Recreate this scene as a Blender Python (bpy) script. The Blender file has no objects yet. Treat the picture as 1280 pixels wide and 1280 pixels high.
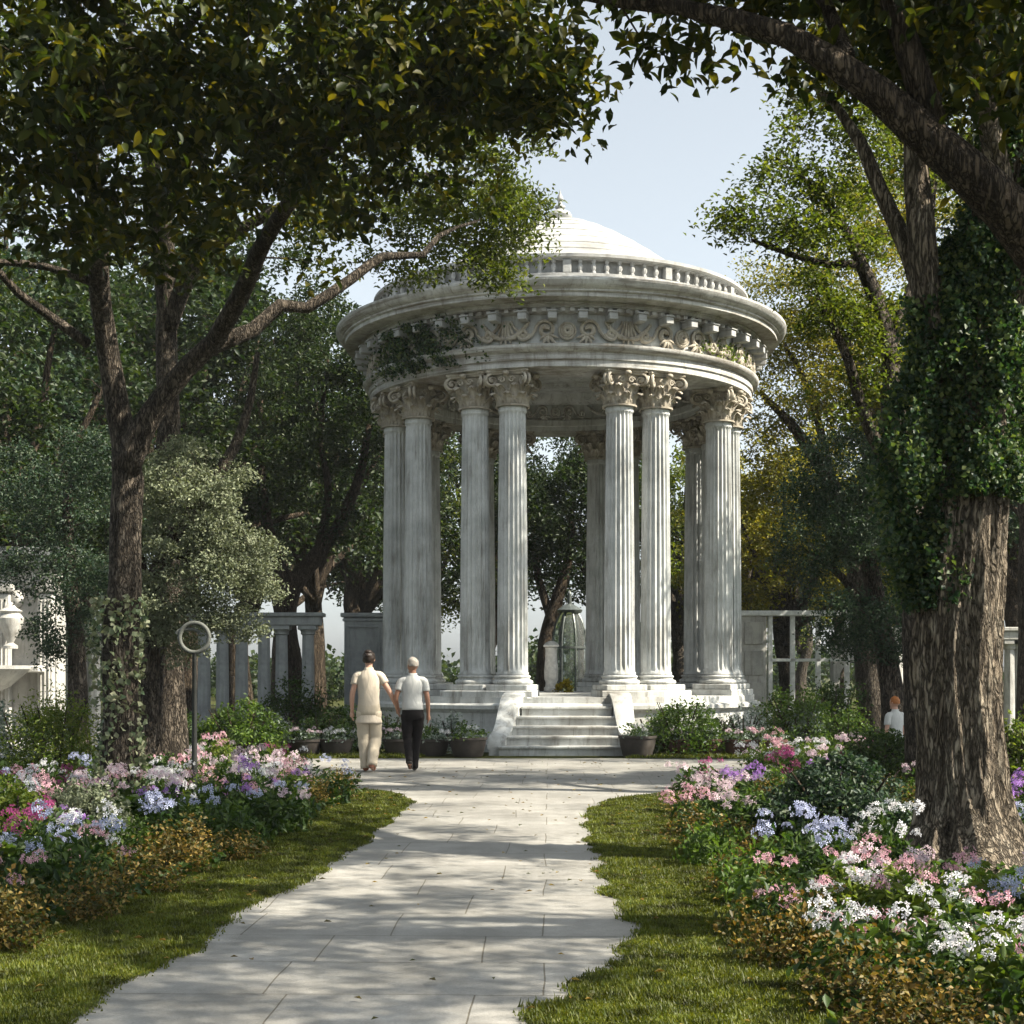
import bpy, bmesh, math, random
import numpy as np
from mathutils import Vector, Matrix
PI=math.pi; R_=math.radians
sc=bpy.context.scene
COL=sc.collection
F=1800.0; HZ=840.0; CH=1.5
def P(x,y,Y): return np.array([(x-640)/F*Y, Y, CH+(HZ-y)/F*Y])
def G(x,y):
    Y=F*CH/(y-HZ); return np.array([(x-640)/F*Y, Y])
# ------------------------------------------------------------------ basic mesh tools
def mesh(name,V,Fs,mat,smooth=False):
    me=bpy.data.meshes.new(name)
    V=np.asarray(V,dtype=np.float32).reshape(-1,3)
    if isinstance(Fs,np.ndarray):
        n,k=Fs.shape
        me.vertices.add(len(V)); me.vertices.foreach_set('co',V.ravel())
        me.loops.add(n*k); me.loops.foreach_set('vertex_index',Fs.astype(np.int32).ravel())
        me.polygons.add(n); me.polygons.foreach_set('loop_start',np.arange(0,n*k,k,dtype=np.int32))
        me.polygons.foreach_set('loop_total',np.full(n,k,dtype=np.int32))
        me.update(calc_edges=True)
    else:
        me.from_pydata([tuple(map(float,v)) for v in V],[],Fs); me.update()
    if smooth: me.polygons.foreach_set('use_smooth',np.ones(len(me.polygons),dtype=bool))
    for m in (mat if isinstance(mat,(list,tuple)) else [mat]): me.materials.append(m)
    return me
def link(name,me,parent=None,loc=None,rz=None):
    o=bpy.data.objects.new(name,me); COL.objects.link(o)
    if parent is not None: o.parent=parent
    if loc is not None: o.location=tuple(float(v) for v in loc)
    if rz is not None: o.rotation_euler=(0,0,rz)
    return o
def tag(o,label=None,cat=None,group=None,kind=None):
    if label: o['label']=label
    if cat: o['category']=cat
    if group: o['group']=group
    if kind: o['kind']=kind
    return o
def thing(name,label,cat,loc=(0,0,0),group=None,rz=0):
    o=bpy.data.objects.new(name,None); COL.objects.link(o); o.location=tuple(float(v) for v in loc)
    o.rotation_euler=(0,0,rz); o.empty_display_size=.1
    return tag(o,label,cat,group)
class MB:
    def __init__(s): s.V=[]; s.F=[]; s.n=0
    def add(s,V,Fs):
        V=np.asarray(V,dtype=float).reshape(-1,3); s.V.append(V)
        s.F+= [tuple(int(i)+s.n for i in f) for f in Fs]; s.n+=len(V)
    def box(s,c,d,bev=0.0,rz=0):
        cx,cy,cz=c; x,y,z=d[0]/2,d[1]/2,d[2]/2; b=min(bev,x*.4,y*.4,z*.4)
        ca,sa=math.cos(rz),math.sin(rz); V=[]
        if b<=0:
            for k in (-1,1):
                for (i,j) in ((-1,-1),(1,-1),(1,1),(-1,1)): V.append((i*x,j*y,k*z))
            Fs=[(3,2,1,0),(4,5,6,7)]+[(i,(i+1)%4,4+(i+1)%4,4+i) for i in range(4)]
        else:
            lv=[(-z,b),(-z+b,0),(z-b,0),(z,b)]
            for (zz,ins) in lv:
                xx=x-ins; yy=y-ins; q=b
                for p in ((-xx+q,-yy),(xx-q,-yy),(xx,-yy+q),(xx,yy-q),(xx-q,yy),(-xx+q,yy),(-xx,yy-q),(-xx,-yy+q)): V.append((p[0],p[1],zz))
            Fs=[tuple(range(7,-1,-1)),tuple(range(24,32))]
            for l in range(3):
                for i in range(8): Fs.append((l*8+i,l*8+(i+1)%8,l*8+8+(i+1)%8,l*8+8+i))
        V=[(cx+v[0]*ca-v[1]*sa,cy+v[0]*sa+v[1]*ca,cz+v[2]) for v in V]
        s.add(V,Fs)
    def lathe(s,prof,n=48,c=(0,0,0),a0=0,a1=2*PI,rmod=None,sx=1,sy=1):
        full=abs(a1-a0-2*PI)<1e-6; m=n if full else n+1; V=[]
        for (r,z) in prof:
            for i in range(m):
                a=a0+(a1-a0)*i/n; rr=r*(rmod(a,z) if rmod else 1)
                V.append((c[0]+rr*math.cos(a)*sx,c[1]+rr*math.sin(a)*sy,c[2]+z))
        Fs=[]
        for l in range(len(prof)-1):
            for i in range(n):
                j=(i+1)%m if full else i+1
                Fs.append((l*m+i,l*m+j,l*m+m+j,l*m+m+i))
        s.add(V,Fs)
    def tube(s,pts,rad,n=6,cap=True,sq=1.0):
        pts=np.asarray(pts,dtype=float); k=len(pts)
        rad=np.broadcast_to(np.asarray(rad,dtype=float),(k,))
        T=np.gradient(pts,axis=0); T/= (np.linalg.norm(T,axis=1)[:,None]+1e-9)
        u=np.cross(T[0],(0,0,1.0)); 
        if np.linalg.norm(u)<.1: u=np.cross(T[0],(1.0,0,0))
        u/=np.linalg.norm(u); V=[]
        an=np.arange(n)*2*PI/n
        for i in range(k):
            u=u-T[i]*np.dot(u,T[i]); u/=np.linalg.norm(u)+1e-9; w=np.cross(T[i],u)
            V.append(pts[i]+rad[i]*(np.cos(an)[:,None]*u+np.sin(an)[:,None]*w*sq))
        V=np.concatenate(V); Fs=[]
        for l in range(k-1):
            for i in range(n): Fs.append((l*n+i,l*n+(i+1)%n,l*n+n+(i+1)%n,l*n+n+i))
        if cap: Fs.append(tuple(range(n-1,-1,-1))); Fs.append(tuple(range((k-1)*n,k*n)))
        s.add(V,Fs)
    def ball(s,c,r,n=8,m=6):
        r=(r,r,r) if isinstance(r,(int,float)) else r; V=[]
        for i in range(m+1):
            t=PI*i/m
            for j in range(n):
                a=2*PI*j/n; V.append((c[0]+r[0]*math.sin(t)*math.cos(a),c[1]+r[1]*math.sin(t)*math.sin(a),c[2]+r[2]*math.cos(t)))
        Fs=[(i*n+j,i*n+n+j,i*n+n+(j+1)%n,i*n+(j+1)%n) for i in range(m) for j in range(n)]
        s.add(V,Fs)
    def loft(s,rings,n=14):
        # rings: (cx,cy,cz,rx,ry)
        V=[]
        for (x,y,z,rx,ry) in rings:
            for j in range(n):
                a=2*PI*j/n; V.append((x+rx*math.cos(a),y+ry*math.sin(a),z))
        Fs=[(l*n+i,l*n+(i+1)%n,l*n+n+(i+1)%n,l*n+n+i) for l in range(len(rings)-1) for i in range(n)]
        Fs.append(tuple(range(n-1,-1,-1))); Fs.append(tuple(range((len(rings)-1)*n,len(rings)*n)))
        s.add(V,Fs)
    def me(s,name,mat,smooth=False):
        m=mesh(name,np.concatenate(s.V),s.F,mat,smooth); return m
    def build(s,name,mat,parent=None,smooth=False,loc=None,rz=None):
        return link(name,s.me(name,mat,smooth),parent,loc,rz)
def autosmooth(o,ang=35):
    me=o.data; me.polygons.foreach_set('use_smooth',np.ones(len(me.polygons),dtype=bool))
    try: me.set_sharp_from_angle(angle=R_(ang))
    except Exception: pass
    return o
def catmull(pts,step):
    pts=np.asarray(pts,dtype=float)
    ext=np.vstack([2*pts[0]-pts[1],pts,2*pts[-1]-pts[-2]]); out=[]
    for i in range(1,len(ext)-2):
        p0,p1,p2,p3=ext[i-1:i+3]; n=max(1,int(np.linalg.norm((p2-p1)[:3])/step))
        for k in range(n):
            t=k/n; out.append(.5*((2*p1)+(-p0+p2)*t+(2*p0-5*p1+4*p2-p3)*t*t+(-p0+3*p1-3*p2+p3)*t**3))
    out.append(pts[-1]); return np.array(out)
# ------------------------------------------------------------------ materials
def newmat(name):
    m=bpy.data.materials.new(name); m.use_nodes=True; nt=m.node_tree; nt.nodes.clear(); return m,nt
def N(nt,t,**k):
    n=nt.nodes.new(t)
    for a,b in k.items():
        if a.startswith('i_'): n.inputs[a[2:].replace('_',' ')].default_value=b
        else: setattr(n,a,b)
    return n
def ramp(nt,stops,src=None):
    r=nt.nodes.new('ShaderNodeValToRGB'); e=r.color_ramp.elements
    e[0].position=stops[0][0]; e[0].color=(*stops[0][1],1); e[1].position=stops[-1][0]; e[1].color=(*stops[-1][1],1)
    for p,c in stops[1:-1]:
        q=e.new(p); q.color=(*c,1)
    if src: nt.links.new(src,r.inputs[0])
    return r
def mix(nt,fac,a,b,mode='MIX'):
    m=nt.nodes.new('ShaderNodeMix'); m.data_type='RGBA'; m.blend_type=mode
    L=nt.links
    if isinstance(fac,(int,float)): m.inputs[0].default_value=fac
    else: L.new(fac,m.inputs[0])
    for s,i in ((a,6),(b,7)):
        if isinstance(s,tuple): m.inputs[i].default_value=(*s,1)
        else: L.new(s,m.inputs[i])
    return m.outputs[2]
def coord(nt,scale=(1,1,1),kind='Object'):
    t=nt.nodes.new('ShaderNodeTexCoord'); m=nt.nodes.new('ShaderNodeMapping'); m.inputs['Scale'].default_value=scale
    nt.links.new(t.outputs[kind],m.inputs[0]); return m.outputs[0]
def noise(nt,vec,scale,detail=5,rough=.6,dist=0):
    n=N(nt,'ShaderNodeTexNoise'); n.inputs['Scale'].default_value=scale; n.inputs['Detail'].default_value=detail
    n.inputs['Roughness'].default_value=rough; n.inputs['Distortion'].default_value=dist
    nt.links.new(vec,n.inputs['Vector']); return n.outputs['Fac']
def finish(nt,col,rough=.7,bump=None,bstr=.4,bdist=.02,spec=.3,extra=None):
    p=N(nt,'ShaderNodeBsdfPrincipled'); o=N(nt,'ShaderNodeOutputMaterial'); L=nt.links
    if isinstance(col,tuple): p.inputs['Base Color'].default_value=(*col,1)
    else: L.new(col,p.inputs['Base Color'])
    if isinstance(rough,(int,float)): p.inputs['Roughness'].default_value=rough
    else: L.new(rough,p.inputs['Roughness'])
    p.inputs['Specular IOR Level'].default_value=spec
    if bump is not None:
        b=N(nt,'ShaderNodeBump'); b.inputs['Strength'].default_value=bstr; b.inputs['Distance'].default_value=bdist
        L.new(bump,b.inputs['Height']); L.new(b.outputs[0],p.inputs['Normal'])
    L.new(p.outputs[0],o.inputs[0]); return p
def plain(name,c,rough=.6,spec=.3,metal=0,nz=0.25,sc_=9):
    m,nt=newmat(name); v=coord(nt); n=noise(nt,v,sc_,6)
    c2=tuple(x*(1-nz) for x in c); c3=tuple(min(1,x*(1+nz)) for x in c)
    r=ramp(nt,[(.3,c2),(.7,c3)],n)
    p=finish(nt,r.outputs[0],rough,n,.15,.01,spec); p.inputs['Metallic'].default_value=metal
    return m
def leafmat(name,stops,trans=.32,tcol=None,rough=.5,spec=.25,lev=.85,ns=.9,lo=.60,hi=1.15):
    m,nt=newmat(name); L=nt.links
    g=N(nt,'ShaderNodeNewGeometry'); r=ramp(nt,[(i/(len(stops)-1),c) for i,c in enumerate(stops)],g.outputs['Random Per Island'])
    v=coord(nt); n=noise(nt,v,ns,4); 
    hsv=N(nt,'ShaderNodeHueSaturation'); mr=N(nt,'ShaderNodeMapRange'); mr.inputs[1].default_value=.3; mr.inputs[2].default_value=.7
    mr.inputs[3].default_value=lo*lev; mr.inputs[4].default_value=hi*lev; L.new(n,mr.inputs[0]); L.new(mr.outputs[0],hsv.inputs['Value']); L.new(r.outputs[0],hsv.inputs['Color'])
    p=N(nt,'ShaderNodeBsdfPrincipled'); p.inputs['Roughness'].default_value=rough; p.inputs['Specular IOR Level'].default_value=spec
    L.new(hsv.outputs[0],p.inputs['Base Color'])
    t=N(nt,'ShaderNodeBsdfTranslucent'); tc=mix(nt,1.0,hsv.outputs[0],tcol or (1.9,2.0,.7),'MULTIPLY'); L.new(tc,t.inputs[0])
    ms=N(nt,'ShaderNodeMixShader'); ms.inputs[0].default_value=trans; L.new(p.outputs[0],ms.inputs[1]); L.new(t.outputs[0],ms.inputs[2])
    o=N(nt,'ShaderNodeOutputMaterial'); L.new(ms.outputs[0],o.inputs[0]); return m
def stonemat(name,light,dark,stain,amount=.5,sc_=1.0,bstr=.35,bands=0):
    m,nt=newmat(name); v=coord(nt); vs=coord(nt,(3.5,3.5,.45))
    n1=noise(nt,v,2.2*sc_,8,.65); n2=noise(nt,vs,2.0*sc_,6,.7,.6); n3=noise(nt,v,28*sc_,6,.7); n4=noise(nt,v,.7*sc_,3)
    base=ramp(nt,[(.32,dark),(.6,light)],n1).outputs[0]
    sf=ramp(nt,[(.5,(0,0,0)),(.78,(amount,)*3)],n2).outputs[0]
    c=mix(nt,sf,base,stain)
    sf2=ramp(nt,[(.52,(0,0,0)),(.75,(amount*.6,)*3)],n4).outputs[0]
    c=mix(nt,sf2,c,tuple(x*.8 for x in stain))
    if bands:
        vb=coord(nt,(.35,.35,9)); nb=noise(nt,vb,1.6,5,.7,.3); c=mix(nt,ramp(nt,[(.46,(0,0,0)),(.66,(bands,)*3)],nb).outputs[0],c,tuple(x*1.1 for x in stain))
    c=mix(nt,ramp(nt,[(.58,(0,0,0)),(.8,(.5,)*3)],n3).outputs[0],c,tuple(x*.55 for x in stain))
    h=mix(nt,.5,n1,n3)
    finish(nt,c,.72,h,bstr,.03,.25); return m
M={}
M['marble']=stonemat('marble',(.58,.59,.575),(.38,.38,.36),(.11,.09,.065),.9)
M['marble_ring']=stonemat('banded_marble',(.57,.57,.55),(.36,.35,.33),(.12,.095,.065),.9,1,.5,.8)
M['marble_shaft']=stonemat('marble_shaft',(.58,.595,.59),(.38,.395,.39),(.13,.115,.09),.95,.8,.4)
M['capital']=stonemat('weathered_carving',(.47,.43,.36),(.27,.235,.18),(.10,.07,.04),.8,2)
M['relief']=stonemat('relief_stone',(.60,.59,.56),(.36,.33,.28),(.09,.065,.04),.85,2)
M['dome']=stonemat('dome_stone',(.44,.445,.44),(.31,.31,.30),(.16,.15,.13),.7,1,.5,.3)
M['oldstone']=stonemat('old_stone',(.42,.41,.38),(.26,.26,.25),(.10,.09,.075),.7)
M['palestone']=stonemat('pale_stone',(.50,.49,.46),(.33,.32,.30),(.13,.11,.09),.75,1.5)
M['shadestone']=stonemat('grey_stone',(.34,.36,.36),(.22,.23,.24),(.10,.10,.09),.5)
def barkmat(name,a,b,c,sx=5,sz=.8,bs=.9):
    m,nt=newmat(name); v=coord(nt,(sx,sx,sz)); v2=coord(nt,(1,1,1))
    n1=noise(nt,v,2.5,10,.7,.9); n2=noise(nt,v2,2,4); n3=noise(nt,v2,40,5,.7)
    w=N(nt,'ShaderNodeTexVoronoi'); w.inputs['Scale'].default_value=4; w.feature='DISTANCE_TO_EDGE'
    dn=N(nt,'ShaderNodeTexNoise'); dn.inputs['Scale'].default_value=3; dn.inputs['Detail'].default_value=5; nt.links.new(v,dn.inputs['Vector'])
    vm=N(nt,'ShaderNodeVectorMath',operation='ADD'); nt.links.new(v,vm.inputs[0]); nt.links.new(dn.outputs['Color'],vm.inputs[1]); nt.links.new(vm.outputs[0],w.inputs['Vector'])
    wr=ramp(nt,[(0,(0,0,0)),(.22,(1,1,1))],w.outputs['Distance']).outputs[0]
    col=ramp(nt,[(.3,a),(.5,b),(.68,c)],n1).outputs[0]
    col=mix(nt,ramp(nt,[(.45,(0,0,0)),(.7,(.55,)*3)],n2).outputs[0],col,tuple(x*.6 for x in b))
    h=mix(nt,.55,n1,wr); h=mix(nt,.15,h,n3)
    finish(nt,mix(nt,.75,col,mix(nt,1.0,col,wr,'MULTIPLY')),.85,h,1.0,.12,.15); return m
M['bark_oak']=barkmat('rugged_bark',(.06,.045,.032),(.26,.21,.155),(.52,.45,.35),5,1.1)
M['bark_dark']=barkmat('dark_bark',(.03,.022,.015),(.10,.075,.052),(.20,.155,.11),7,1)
M['bark_grey']=barkmat('grey_bark',(.04,.033,.026),(.12,.098,.076),(.26,.22,.175),6,1.6)
M['leaf_broad']=leafmat('broad_leaf',[(.014,.026,.007),(.025,.040,.008),(.045,.058,.010),(.12,.11,.014)],.36,(2.4,2.2,.6),spec=.18)
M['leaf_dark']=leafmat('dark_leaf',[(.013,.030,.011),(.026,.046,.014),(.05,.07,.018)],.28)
M['leaf_mid']=leafmat('mid_leaf',[(.05,.075,.014),(.09,.12,.020),(.15,.165,.028)],.38)
M['leaf_yellow']=leafmat('yellowing_leaf',[(.09,.11,.018),(.16,.16,.024),(.27,.235,.035)],.40,(1.7,1.6,.6),lev=1.15)
M['leaf_silver']=leafmat('silver_leaf',[(.15,.18,.12),(.22,.25,.16),(.30,.32,.21)],.2,(1.4,1.45,.9),.7,.15)  # silvery leaf, colour raised to stand in for sun on the tree
M['leaf_bluegreen']=leafmat('blue_green_leaf',[(.022,.046,.030),(.045,.078,.048),(.10,.13,.075)],.22,(1.4,1.8,.8))
M['leaf_ivy']=leafmat('ivy_leaf',[(.014,.034,.018),(.03,.065,.03),(.07,.115,.045),(.16,.19,.06)],.28,(1.5,1.8,.7))
M['leaf_pale_ivy']=leafmat('pale_ivy_leaf',[(.10,.16,.08),(.28,.32,.18),(.45,.45,.30)],.2,(1.2,1.2,.8))
M['leaf_bush']=leafmat('bush_leaf',[(.045,.09,.02),(.08,.14,.026),(.13,.19,.035)],.33)
M['leaf_bed']=leafmat('bed_leaf',[(.02,.05,.014),(.045,.085,.018),(.09,.14,.032)],.3)
M['leaf_lime']=leafmat('lime_leaf',[(.08,.14,.02),(.14,.19,.03),(.2,.23,.04)],.35)
M['leaf_rust']=leafmat('rust_leaf',[(.03,.05,.012),(.10,.09,.02),(.20,.125,.03),(.36,.26,.07),(.04,.06,.012),(.13,.085,.022)],.3,(1.5,1.3,.6))
M['leaf_gold']=leafmat('gold_leaf',[(.42,.33,.02),(.6,.48,.03),(.3,.3,.03)],.3,(1.3,1.2,.5))
M['leaf_frost']=leafmat('frosted_leaf',[(.16,.21,.17),(.28,.34,.29),(.4,.44,.38)],.2,(1.2,1.3,1.0),.7)
M['grass']=leafmat('grass_blade',[(.05,.075,.010),(.09,.115,.013),(.15,.16,.02),(.065,.095,.012)],.36,(1.7,1.6,.5),ns=4.5,lo=.2,hi=1.5)
def petal(name,a,b): return leafmat(name,[a,b],.3,(1.2,1.1,1.1),.6,.2,1.1)
M['pet_white']=petal('white_petal',(.62,.64,.68),(.80,.80,.80))
M['pet_blue']=petal('lilac_blue_petal',(.36,.40,.60),(.56,.60,.74))
M['pet_pink']=petal('pink_petal',(.58,.30,.38),(.72,.52,.55))
M['pet_magenta']=petal('magenta_petal',(.34,.05,.19),(.48,.13,.28))
M['pet_blush']=petal('blush_petal',(.62,.46,.54),(.74,.66,.68))
M['pet_violet']=petal('violet_petal',(.30,.14,.48),(.48,.28,.62))
M['terracotta_dark']=plain('dark_planter_clay',(.055,.046,.040),.7)
M['planter_red']=plain('reddish_planter_clay',(.075,.035,.027),.7)
M['white_paint']=plain('white_stone',(.78,.76,.72),.7)
M['dark_metal']=plain('weathered_bronze',(.10,.105,.095),.6)
M['iron_dark']=plain('dark_iron',(.025,.027,.025),.6)
M['soil']=plain('soil',(.035,.026,.018),.9)
M['iron']=plain('painted_iron',(.10,.115,.11),.4,.5,.3)
M['whiteframe']=plain('pale_painted_frame',(.62,.63,.62),.5)
M['skin']=plain('skin',(.52,.30,.215),.5,.4,0,.08)
M['skin_dark']=plain('tanned_skin',(.30,.155,.10),.5,.4,0,.1)
M['hair_dark']=plain('dark_hair',(.022,.014,.010),.45)
M['hair_grey']=plain('grey_hair',(.36,.32,.28),.7)
M['hair_ginger']=plain('ginger_hair',(.35,.13,.04),.6)
def cloth(name,c):
    m,nt=newmat(name); v=coord(nt); n=noise(nt,coord(nt,(6,6,2.2)),1.6,3,.5,1.2); n2=noise(nt,v,220,3)
    r=ramp(nt,[(.25,tuple(x*.86 for x in c)),(.7,tuple(min(1,x*1.06) for x in c))],n2)
    finish(nt,r.outputs[0],.85,n,.45,.03,.15); return m
M['linen']=cloth('beige_linen',(.52,.45,.35)); M['tunic']=cloth('cream_linen',(.56,.49,.40)); M['polo']=cloth('pale_grey_cotton',(.55,.55,.53))
M['black_cloth']=cloth('black_cloth',(.014,.012,.012)); M['leather']=plain('black_leather',(.02,.017,.015),.4); M['tan_leather']=plain('tan_leather',(.3,.13,.08),.5)
def glassmat():
    m,nt=newmat('old_glass'); p=finish(nt,(.75,.82,.82),.05,spec=.5); p.inputs['Transmission Weight'].default_value=.92; p.inputs['IOR'].default_value=1.1; return m
M['glass']=glassmat()
def pathmat():
    m,nt=newmat('flagstone'); L=nt.links
    t=N(nt,'ShaderNodeTexCoord'); mp=N(nt,'ShaderNodeMapping'); mp.inputs['Rotation'].default_value=(0,0,R_(1.5)); L.new(t.outputs['Object'],mp.inputs[0])
    wn=N(nt,'ShaderNodeTexNoise'); wn.inputs['Scale'].default_value=.8; wn.inputs['Detail'].default_value=2; L.new(mp.outputs[0],wn.inputs['Vector'])
    ad=N(nt,'ShaderNodeMixRGB'); ad.blend_type='ADD'; ad.inputs[0].default_value=.07; L.new(mp.outputs[0],ad.inputs[1]); L.new(wn.outputs['Color'],ad.inputs[2])
    b=N(nt,'ShaderNodeTexBrick'); b.inputs['Scale'].default_value=1; b.inputs['Brick Width'].default_value=.86; b.inputs['Row Height'].default_value=.74; b.squash=1.5; b.squash_frequency=3
    b.inputs['Mortar Size'].default_value=.0045; b.inputs['Mortar Smooth'].default_value=.25; b.inputs['Bias'].default_value=-.1
    b.inputs['Color1'].default_value=(.31,.31,.305,1); b.inputs['Color2'].default_value=(.265,.268,.265,1); b.inputs['Mortar'].default_value=(.13,.12,.10,1)
    b.offset=.37; L.new(ad.outputs[0],b.inputs['Vector'])
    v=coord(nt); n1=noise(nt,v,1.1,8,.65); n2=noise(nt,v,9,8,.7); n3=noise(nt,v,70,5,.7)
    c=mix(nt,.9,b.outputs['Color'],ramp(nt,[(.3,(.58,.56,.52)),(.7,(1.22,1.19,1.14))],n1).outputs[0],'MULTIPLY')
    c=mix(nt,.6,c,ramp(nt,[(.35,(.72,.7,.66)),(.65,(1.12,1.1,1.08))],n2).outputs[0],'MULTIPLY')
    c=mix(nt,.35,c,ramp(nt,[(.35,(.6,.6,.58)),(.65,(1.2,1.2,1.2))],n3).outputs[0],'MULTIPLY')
    iv=N(nt,'ShaderNodeMath',operation='SUBTRACT'); iv.inputs[0].default_value=1; L.new(b.outputs['Fac'],iv.inputs[1])
    h=mix(nt,.45,iv.outputs[0],n2); h=mix(nt,.15,h,n3)
    finish(nt,c,ramp(nt,[(.3,(.5,)*3),(.7,(.8,)*3)],n2).outputs[0],h,.45,.03,.35); return m
M['path']=pathmat()
def groundmat():
    m,nt=newmat('earth_and_moss'); v=coord(nt); n1=noise(nt,v,.6,6); n2=noise(nt,v,12,6,.7)
    c=ramp(nt,[(.3,(.03,.034,.010)),(.55,(.05,.055,.014)),(.75,(.075,.068,.025))],n2).outputs[0]
    c=mix(nt,.5,c,ramp(nt,[(.35,(.5,.5,.5)),(.65,(1.2,1.2,1.1))],n1).outputs[0],'MULTIPLY')
    finish(nt,c,.95,n2,.7,.04,.1); return m
M['ground']=groundmat()
def turfmat():
    m,nt=newmat('turf_base'); v=coord(nt); n1=noise(nt,v,3,6); n2=noise(nt,v,60,6,.7)
    c=ramp(nt,[(.3,(.04,.055,.008)),(.7,(.11,.12,.014))],n1).outputs[0]
    c=mix(nt,.7,c,ramp(nt,[(.35,(.5,.5,.5)),(.65,(1.3,1.3,1.2))],n2).outputs[0],'MULTIPLY')
    finish(nt,c,.95,n2,.8,.03,.1); return m
M['turf']=turfmat()
# ------------------------------------------------------------------ leaves
def leafquads(C,L,rng,up=.6,droop=.2,wide=.5,fold=.18,detail=False):
    """C: N x 3 centres -> verts, faces of folded leaves"""
    n=len(C); nr=rng.normal(size=(n,3)); nr/=np.linalg.norm(nr,axis=1)[:,None]
    nr=nr*(1-up)+np.array([0,0,1.0])*up; nr/=np.linalg.norm(nr,axis=1)[:,None]+1e-9
    t=rng.normal(size=(n,3)); t-=nr*np.sum(t*nr,axis=1)[:,None]; t/=np.linalg.norm(t,axis=1)[:,None]+1e-9
    t[:,2]-=droop; t/=np.linalg.norm(t,axis=1)[:,None]
    b=np.cross(nr,t); b/=np.linalg.norm(b,axis=1)[:,None]+1e-9; nr=np.cross(t,b)
    l=(L*rng.uniform(.65,1.2,n))[:,None]; w=l*wide*.5; f=l*fold
    if detail:
        V=np.stack([C-t*l*.5, C-t*l*.15-b*w*.9+nr*f*.7, C+t*l*.15-b*w*.85+nr*f*.6, C+t*l*.5-nr*f*.6,
                    C+t*l*.15+b*w*.85+nr*f*.6, C-t*l*.15+b*w*.9+nr*f*.7, C-nr*0],axis=1).reshape(-1,3)
        base=(np.arange(n)*7)[:,None]
        Fs=np.concatenate([base+np.array([[0,6,2,1]]),base+np.array([[6,3,3,2]])[:, [0,1,3,3]]],axis=0) if False else None
        q=np.concatenate([base+np.array([[0,1,2,6]]),base+np.array([[0,6,4,5]]),], axis=0)
        tr=[]
        # make tip triangles as degenerate-free quads by splitting: use triangles for all
        T=np.concatenate([base+np.array([[a,b_,c]]) for a,b_,c in ((0,1,6),(1,2,6),(2,3,6),(6,3,4),(6,4,5),(0,6,5))],axis=0)
        return V,T[:, ::-1].copy()
    V=np.stack([C-t*l*.5, C-b*w+nr*f, C+t*l*.5-nr*f*.3, C+b*w+nr*f],axis=1).reshape(-1,3)
    base=(np.arange(n)*4)[:,None]
    T=np.concatenate([base+np.array([[0,1,2]]),base+np.array([[0,2,3]])],axis=0)
    return V,T[:, ::-1].copy()
def clump_points(cs,r,n,rng,flat=.6):
    """cs: K x 3, r: K radii -> leaf centres"""
    K=len(cs); d=rng.normal(size=(K,n,3)); d/=np.linalg.norm(d,axis=2)[:,:,None]
    rr=rng.uniform(0,1,(K,n,1))**.5*np.asarray(r).reshape(K,1,1)
    d=d*rr; d[:,:,2]*=flat; d[:,:,2]-= (np.sum(d[:,:,:2]**2,axis=2)/np.asarray(r).reshape(K,1))*.35
    return (cs[:,None,:]+d).reshape(-1,3)
def blob_targets(blobs,rng,inner=.45):
    out=[]
    for (c,rad,n) in blobs:
        rad=np.array(rad if hasattr(rad,'__len__') else (rad,rad,rad*.8),dtype=float)
        d=rng.normal(size=(n,3)); d/=np.linalg.norm(d,axis=1)[:,None]
        rr=rng.uniform(inner,1,(n,1))**.6; out.append(np.array(c)+d*rr*rad)
    return np.concatenate(out)
def grow(mb,limbs,targets,rng,twig=.35,sides=5,arch=.12,seg=7,tw_r=.02):
    nodes=[]; rads=[]
    for li,l in enumerate(limbs):
        l=np.array(l,dtype=float); q=catmull(l,.22)
        if len(q)>6:
            k=len(q); env=np.sin(np.linspace(0,PI,k))[:,None]
            wob=np.cumsum(rng.normal(size=(k,3))*.012,axis=0); q[:,:3]+=wob*env*min(1,3*float(q[:,3].mean())/.2+.4)
        n=14 if q[0,3]>.12 else (9 if q[0,3]>.05 else 6)
        mb.tube(q[:,:3],q[:,3],n); nodes.append(q[:,:3]); rads.append(q[:,3])
    nodes=np.concatenate(nodes); rads=np.concatenate(rads)
    if targets is None or len(targets)==0: return
    d=np.array([np.min(np.linalg.norm(nodes-t,axis=1)) for t in targets]); order=np.argsort(d)
    zmin=nodes[:,2].min()
    cap=40000; NB=np.zeros((cap,3)); RB=np.zeros(cap); k=len(nodes); NB[:k]=nodes; RB[:k]=rads; allow=np.zeros(cap,bool)
    hz=np.percentile(targets[:,2],2)-1.2
    allow[:k]=nodes[:,2]>min(hz,nodes[:,2].max()-.5)
    for i in order:
        t=targets[i]; dd=np.linalg.norm(NB[:k]-t,axis=1)+ (~allow[:k])*50 + np.maximum(0,NB[:k,2]-t[2])*.8
        j=int(np.argmin(dd)); p0=NB[j].copy(); D=np.linalg.norm(t-p0)
        m=max(3,int(D/twig)+2); s=np.linspace(0,1,m)[:,None]
        pts=p0+(t-p0)*s; bend=rng.normal(size=3)*D*.10+np.array([0,0,D*arch]); pts+=bend*np.sin(s*PI)
        pts[1:-1]+=rng.normal(size=(m-2,3))*D*.03
        r0=min(RB[j]*.75,tw_r*(.35+D*.6)); r1=max(.004,r0*.3)
        rr=np.linspace(r0,r1,m); mb.tube(pts,rr,sides,False)
        if k+m<cap: NB[k:k+m]=pts; RB[k:k+m]=rr; allow[k:k+m]=True; k+=m
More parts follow.
